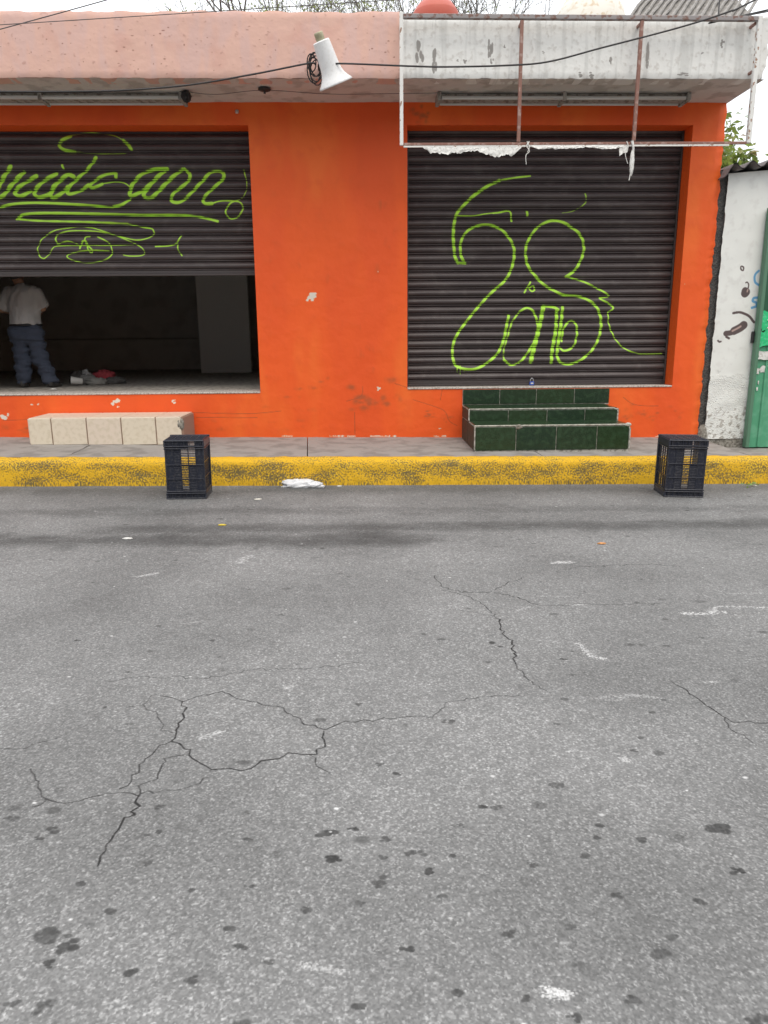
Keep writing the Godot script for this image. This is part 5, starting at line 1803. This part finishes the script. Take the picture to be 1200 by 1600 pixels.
func make_person() -> void:
	var p := thing("person", "person in grey t-shirt and blue jeans seen from behind under the raised shutter", "person", Vector3(-4.50, 0.866, -1.25))
	var skin := mat(lin(0.30, 0.165, 0.105), 0.6)
	var V := func(x: float, y: float, z: float) -> Vector3: return Vector3(x, y, z)
	# body: neck, head with nose and ears, arms held forward, hands, legs
	var st := begin(true)
	var body := [[V.call(-0.03, 0.84, 0), V.call(-0.03, 1.18, 0), 0.10, 0.12, false], [V.call(-0.04, 1.2, 0), V.call(-0.06, 1.40, -0.02), 0.06, 0.055, false],
		[V.call(-0.18, 1.25, 0), V.call(-0.33, 1.04, 0.0), 0.05, 0.045, false], [V.call(-0.33, 1.04, 0.0), V.call(-0.24, 0.98, -0.25), 0.043, 0.03, false],
		[V.call(0.12, 1.25, 0), V.call(0.205, 1.05, -0.01), 0.05, 0.043, false], [V.call(0.205, 1.05, -0.01), V.call(0.02, 1.02, -0.25), 0.042, 0.03, false],
		[V.call(-0.12, 0.8, 0), V.call(-0.13, 0.42, -0.01), 0.08, 0.055, false], [V.call(-0.13, 0.42, -0.01), V.call(-0.135, 0.06, 0.02), 0.05, 0.035, false],
		[V.call(0.06, 0.8, 0), V.call(0.11, 0.42, -0.01), 0.08, 0.055, false], [V.call(0.11, 0.42, -0.01), V.call(0.22, 0.06, 0.02), 0.05, 0.035, false], [V.call(-0.1, 1.24, 0), V.call(0.06, 1.24, 0), 0.08, 0.08, false]]
	nets(st, body, 0.018, 0.03)
	nets(st, [[V.call(-0.10, 1.46, -0.05), V.call(-0.12, 1.54, -0.05), 0.078, 0.088, false], [V.call(-0.11, 1.40, -0.09), V.call(-0.11, 1.44, -0.1), 0.05, 0.06, false], [V.call(-0.115, 1.47, -0.13), V.call(-0.115, 1.445, -0.155), 0.010, 0.015, false], [V.call(-0.195, 1.47, -0.045), V.call(-0.198, 1.505, -0.04), 0.012, 0.018, false], [V.call(-0.022, 1.47, -0.045), V.call(-0.02, 1.505, -0.04), 0.012, 0.018, false], [V.call(-0.07, 1.36, -0.02), V.call(-0.095, 1.43, -0.04), 0.055, 0.055, false]], 0.009, 0.02)
	for s in [[-0.24, 1.0, 0.98], [0.02, -1.0, 1.02]]:
		var w := Vector3(s[0], s[2], -0.25)
		var hand := [[w, w + Vector3(0.01 * s[1], -0.005, -0.06), 0.026, 0.032, false], [w + Vector3(0.028 * s[1], 0.0, -0.03), w + Vector3(0.055 * s[1], -0.005, -0.07), 0.012, 0.010, false]]
		for f in 4:
			var b := w + Vector3(0.03 * s[1] - f * 0.019 * s[1], -0.005, -0.085)
			var ln: float = [0.034, 0.04, 0.037, 0.028][f]
			hand.append([b, b + Vector3(0, -0.01, -ln), 0.0095, 0.009, false])
			hand.append([b + Vector3(0, -0.01, -ln), b + Vector3(0, -0.035, -ln * 1.35), 0.009, 0.0075, false])
		nets(st, hand, 0.006, 0.006)
	part(p, "body", st, skin)
	st = begin(true)
	nets(st, [[V.call(-0.10, 1.485, -0.035), V.call(-0.122, 1.555, -0.04), 0.088, 0.092, false]], 0.011, 0.02, 1.0, 0.008, 25.0)
	part(p, "hair", st, mat(lin(0.02, 0.017, 0.015), 0.7))
	st = begin(true)
	nets(st, [[V.call(-0.03, 1.20, 0), V.call(-0.035, 0.835, 0.015), 0.17, 0.205, true], [V.call(-0.17, 1.235, 0), V.call(0.11, 1.235, 0), 0.095, 0.095, false], [V.call(-0.13, 1.08, 0), V.call(0.07, 1.08, 0), 0.13, 0.13, false], [V.call(-0.05, 1.27, 0), V.call(-0.055, 1.325, -0.01), 0.085, 0.065, true],
		[V.call(-0.20, 1.25, 0), V.call(-0.34, 1.045, 0.0), 0.082, 0.088, true], [V.call(0.14, 1.25, 0), V.call(0.235, 1.05, 0.0), 0.082, 0.088, true]], 0.0135, 0.04, 1.4, 0.028, 5.0, Vector3(1.7, 0.6, 1.0))
	part(p, "t_shirt", st, everywhere(relief(mat(lin(0.40, 0.39, 0.38), 0.95), M.grain, 0.1), 4.0))
	st = begin(true)
	nets(st, [[V.call(-0.12, 0.765, 0), V.call(0.06, 0.765, 0), 0.125, 0.125, false], [V.call(-0.12, 0.71, 0.025), V.call(0.06, 0.71, 0.025), 0.14, 0.14, false],
		[V.call(-0.125, 0.70, 0.01), V.call(-0.135, 0.40, -0.005), 0.125, 0.10, false], [V.call(-0.135, 0.40, -0.005), V.call(-0.14, 0.05, 0.02), 0.105, 0.095, true],
		[V.call(0.065, 0.70, 0.01), V.call(0.115, 0.40, -0.005), 0.125, 0.10, false], [V.call(0.115, 0.40, -0.005), V.call(0.225, 0.05, 0.02), 0.105, 0.095, true]], 0.0135, 0.035, 1.15, 0.045, 4.0, Vector3(0.8, 2.6, 1.0))
	part(p, "jeans", st, everywhere(relief(mat(lin(0.05, 0.06, 0.088), 0.95), M.grain, 0.1), 5.0))
	st = begin(true)
	var ring := []
	for i in 33:
		var a := TAU * i / 32.0
		ring.append(V.call(-0.03 + cos(a) * 0.205, 0.83, sin(a) * 0.125))
	tube(st, ring, 0.014, 0.014, 6, false)
	part(p, "belt", st, M.black)
	for s in [[-0.14, -0.1], [0.235, 0.25]]:
		st = begin(true)
		var d := Vector3(s[1], 0, -1).normalized()
		var h := Vector3(s[0], 0.035, 0.06)
		nets(st, [[h, h + d * 0.10, 0.036, 0.04, false], [h + d * 0.10 + Vector3(0, -0.004, 0), h + d * 0.20 + Vector3(0, -0.008, 0), 0.042, 0.03, false], [h + Vector3(0, 0.03, 0.005), h + Vector3(0, 0.05, 0) + d * 0.04, 0.035, 0.038, false]], 0.011, 0.03)
		part(p, "shoe", st, mat(lin(0.05, 0.045, 0.042), 0.6))


# ================================================================ small things
func make_litter() -> void:
	# rubbish swept together on the shop floor
	var floor_y := 0.864
	for q in [["crumpled grey rag in the rubbish pile on the shop floor", Vector3(-4.02, floor_y, -1.9), Vector3(0.15, 0.05, 0.09), 1, lin(0.20, 0.19, 0.18)], ["red cloth lying on top of the rubbish pile", Vector3(-3.86, floor_y + 0.02, -2.15), Vector3(0.17, 0.06, 0.09), 2, lin(0.36, 0.05, 0.06)], ["dark cloth at the right end of the rubbish pile", Vector3(-3.66, floor_y, -2.0), Vector3(0.16, 0.035, 0.1), 3, lin(0.10, 0.095, 0.09)], ["pale folded paper behind the white cup", Vector3(-4.1, floor_y, -2.1), Vector3(0.07, 0.07, 0.05), 4, lin(0.38, 0.37, 0.36)], ["grey rag in front of the red cloth", Vector3(-3.83, floor_y, -1.75), Vector3(0.15, 0.035, 0.08), 5, lin(0.24, 0.23, 0.21)], ["dark bundle on the floor right of the person's foot", Vector3(-4.3, floor_y, -2.3), Vector3(0.12, 0.06, 0.1), 6, lin(0.13, 0.12, 0.11)]]:
		var st := begin(true)
		var size: Vector3 = q[2]
		lump(st, q[1] + Vector3(0, size.y * 0.8, 0), size * Vector3(0.85, 1.6, 1), q[3] * 7, 0.6, 2.4, true)
		single("rag", st, mat(q[4], 0.95), q[0], "rag", "rubbish on the shop floor")
	var st := begin(true)
	lathe(st, [Vector2(0, 0), Vector2(0.04, 0), Vector2(0.055, 0.15), Vector2(0.058, 0.152), Vector2(0.05, 0.148), Vector2(0.036, 0.006), Vector2(0, 0.006)], Transform3D(Basis(Vector3.BACK, deg_to_rad(82)) * Basis(Vector3.RIGHT, 0.3), Vector3(-3.96, floor_y + 0.058, -1.55)), 24)
	single("paper_cup", st, mat(lin(0.68, 0.66, 0.62), 0.8), "white cup lying in front of the rubbish pile in the shop", "cup")
	st = begin(true)
	lump(st, Vector3(-4.05, floor_y + 0.005, -0.75), Vector3(0.035, 0.008, 0.02), 31, 0.5, 1.5)
	single("paper_scrap", st, M.paper, "small white scrap near the edge of the shop floor", "scrap", "scraps")
	# plastic bag by the kerb
	st = begin(true)
	lump(st, Vector3(-0.66, road_y(-0.66) + 0.02, 1.71), Vector3(0.15, 0.05, 0.06), 41, 0.5, 1.2)
	lump(st, Vector3(-0.53, road_y(-0.53) + 0.018, 1.73), Vector3(0.11, 0.035, 0.05), 43, 0.55, 1.6, true, Basis(Vector3.UP, -0.25))
	single("plastic_bag", st, M.bag, "crumpled white plastic bag lying against the yellow kerb", "bag")
	# padlock on the closed shutter
	var p := thing("padlock", "small blue padlock at the foot of the closed shutter", "padlock", Vector3(2.145, RSILL + 0.006, -0.215))
	st = begin()
	box(st, Vector3(-0.028, 0.0, -0.014), Vector3(0.028, 0.05, 0.014), 0.006)
	part(p, "body", st, M.blue)
	st = begin(true)
	tube(st, smooth_path([Vector3(-0.018, 0.045, 0), Vector3(-0.018, 0.07, 0), Vector3(0, 0.09, 0), Vector3(0.018, 0.07, 0), Vector3(0.018, 0.045, 0)], 5), 0.005, 0.005, 8)
	part(p, "shackle", st, M.steel)
	st = begin()
	box(st, Vector3(-0.016, 0.018, 0.014), Vector3(0.016, 0.036, 0.016), 0.001)
	part(p, "label_plate", st, M.paper)
	# leaves and scraps on the road
	for q in [["yellow leaf scrap on the dark band of asphalt left of the middle", -1.16, 3.31, 0.045, lin(0.55, 0.42, 0.05)], ["orange leaf on the asphalt in front of the green steps", 1.778, 3.91, 0.045, lin(0.55, 0.25, 0.09)], ["white scrap on the asphalt right of the left crate", -1.0, 2.33, 0.05, lin(0.6, 0.58, 0.52)], ["white pebble on the asphalt beside the plastic bag", -0.25, 1.70, 0.035, lin(0.6, 0.6, 0.58)], ["white scrap at the far left of the dark asphalt band", -1.8, 3.72, 0.05, lin(0.6, 0.6, 0.58)], ["small tan scrap at the right end of the kerb foot", 4.1, 1.72, 0.03, lin(0.5, 0.48, 0.42)]]:
		st = begin(true)
		lump(st, Vector3(q[1], road_y(q[1]) + 0.004, q[2]), Vector3(q[3] * 0.6, 0.006, q[3] * 0.3), int(q[1] * 100), 0.5, 1.4)
		single("litter_scrap", st, mat(q[4], 0.8), q[0], "scrap", "scraps on the road")
	st = begin()
	var g := RandomNumberGenerator.new()
	g.seed = 6
	for i in 9:
		leaf(st, Vector3(4.02 + g.randfn() * 0.03, road_y(4.0) + 0.03, 1.76 + g.randfn() * 0.02), 0.06, g)
	single("green_sprig", st, leaf_material(lin(0.14, 0.25, 0.05)), "small green sprig on the road near the right crate", "sprig")


# ================================================================ the far side of the street, behind the camera: it closes off the low sky
func make_far_side() -> void:
	var tones := [lin(0.42, 0.36, 0.27), lin(0.30, 0.33, 0.36), lin(0.45, 0.30, 0.22), lin(0.40, 0.40, 0.38)]
	var names := ["ochre two storey house across the street behind the camera", "blue grey two storey house across the street behind the camera", "terracotta two storey house across the street behind the camera", "pale grey two storey house across the street behind the camera"]
	for i in 4:
		var x := -24.0 + 12.0 * i
		var t := thing("street_house", names[i], "building", Vector3(x + 6.0, road_y(x + 6.0), 17.5), "houses across the street")
		var hgt: float = [6.6, 7.4, 6.2, 7.0][i]
		var st := begin()
		box(st, Vector3(-5.95, -0.3, -2.0), Vector3(5.95, hgt, 6.0), 0.02)
		part(t, "wall", st, everywhere(relief(mat(tones[i], 0.9), M.plaster_bump, 0.5), 0.5))
		for k in 3:
			for fl in 2:
				st = begin()
				box(st, Vector3(-4.4 + 3.4 * k, 1.1 + 3.0 * fl, -2.03), Vector3(-2.9 + 3.4 * k, 2.4 + 3.0 * fl, -1.99), 0.01)
				part(t, "window", st, mat(lin(0.05, 0.06, 0.07), 0.15))
		st = begin()
		box(st, Vector3(4.6, 0.0, -2.04), Vector3(5.5, 2.1, -1.99), 0.01)
		part(t, "door", st, mat(lin(0.10, 0.07, 0.05), 0.6))
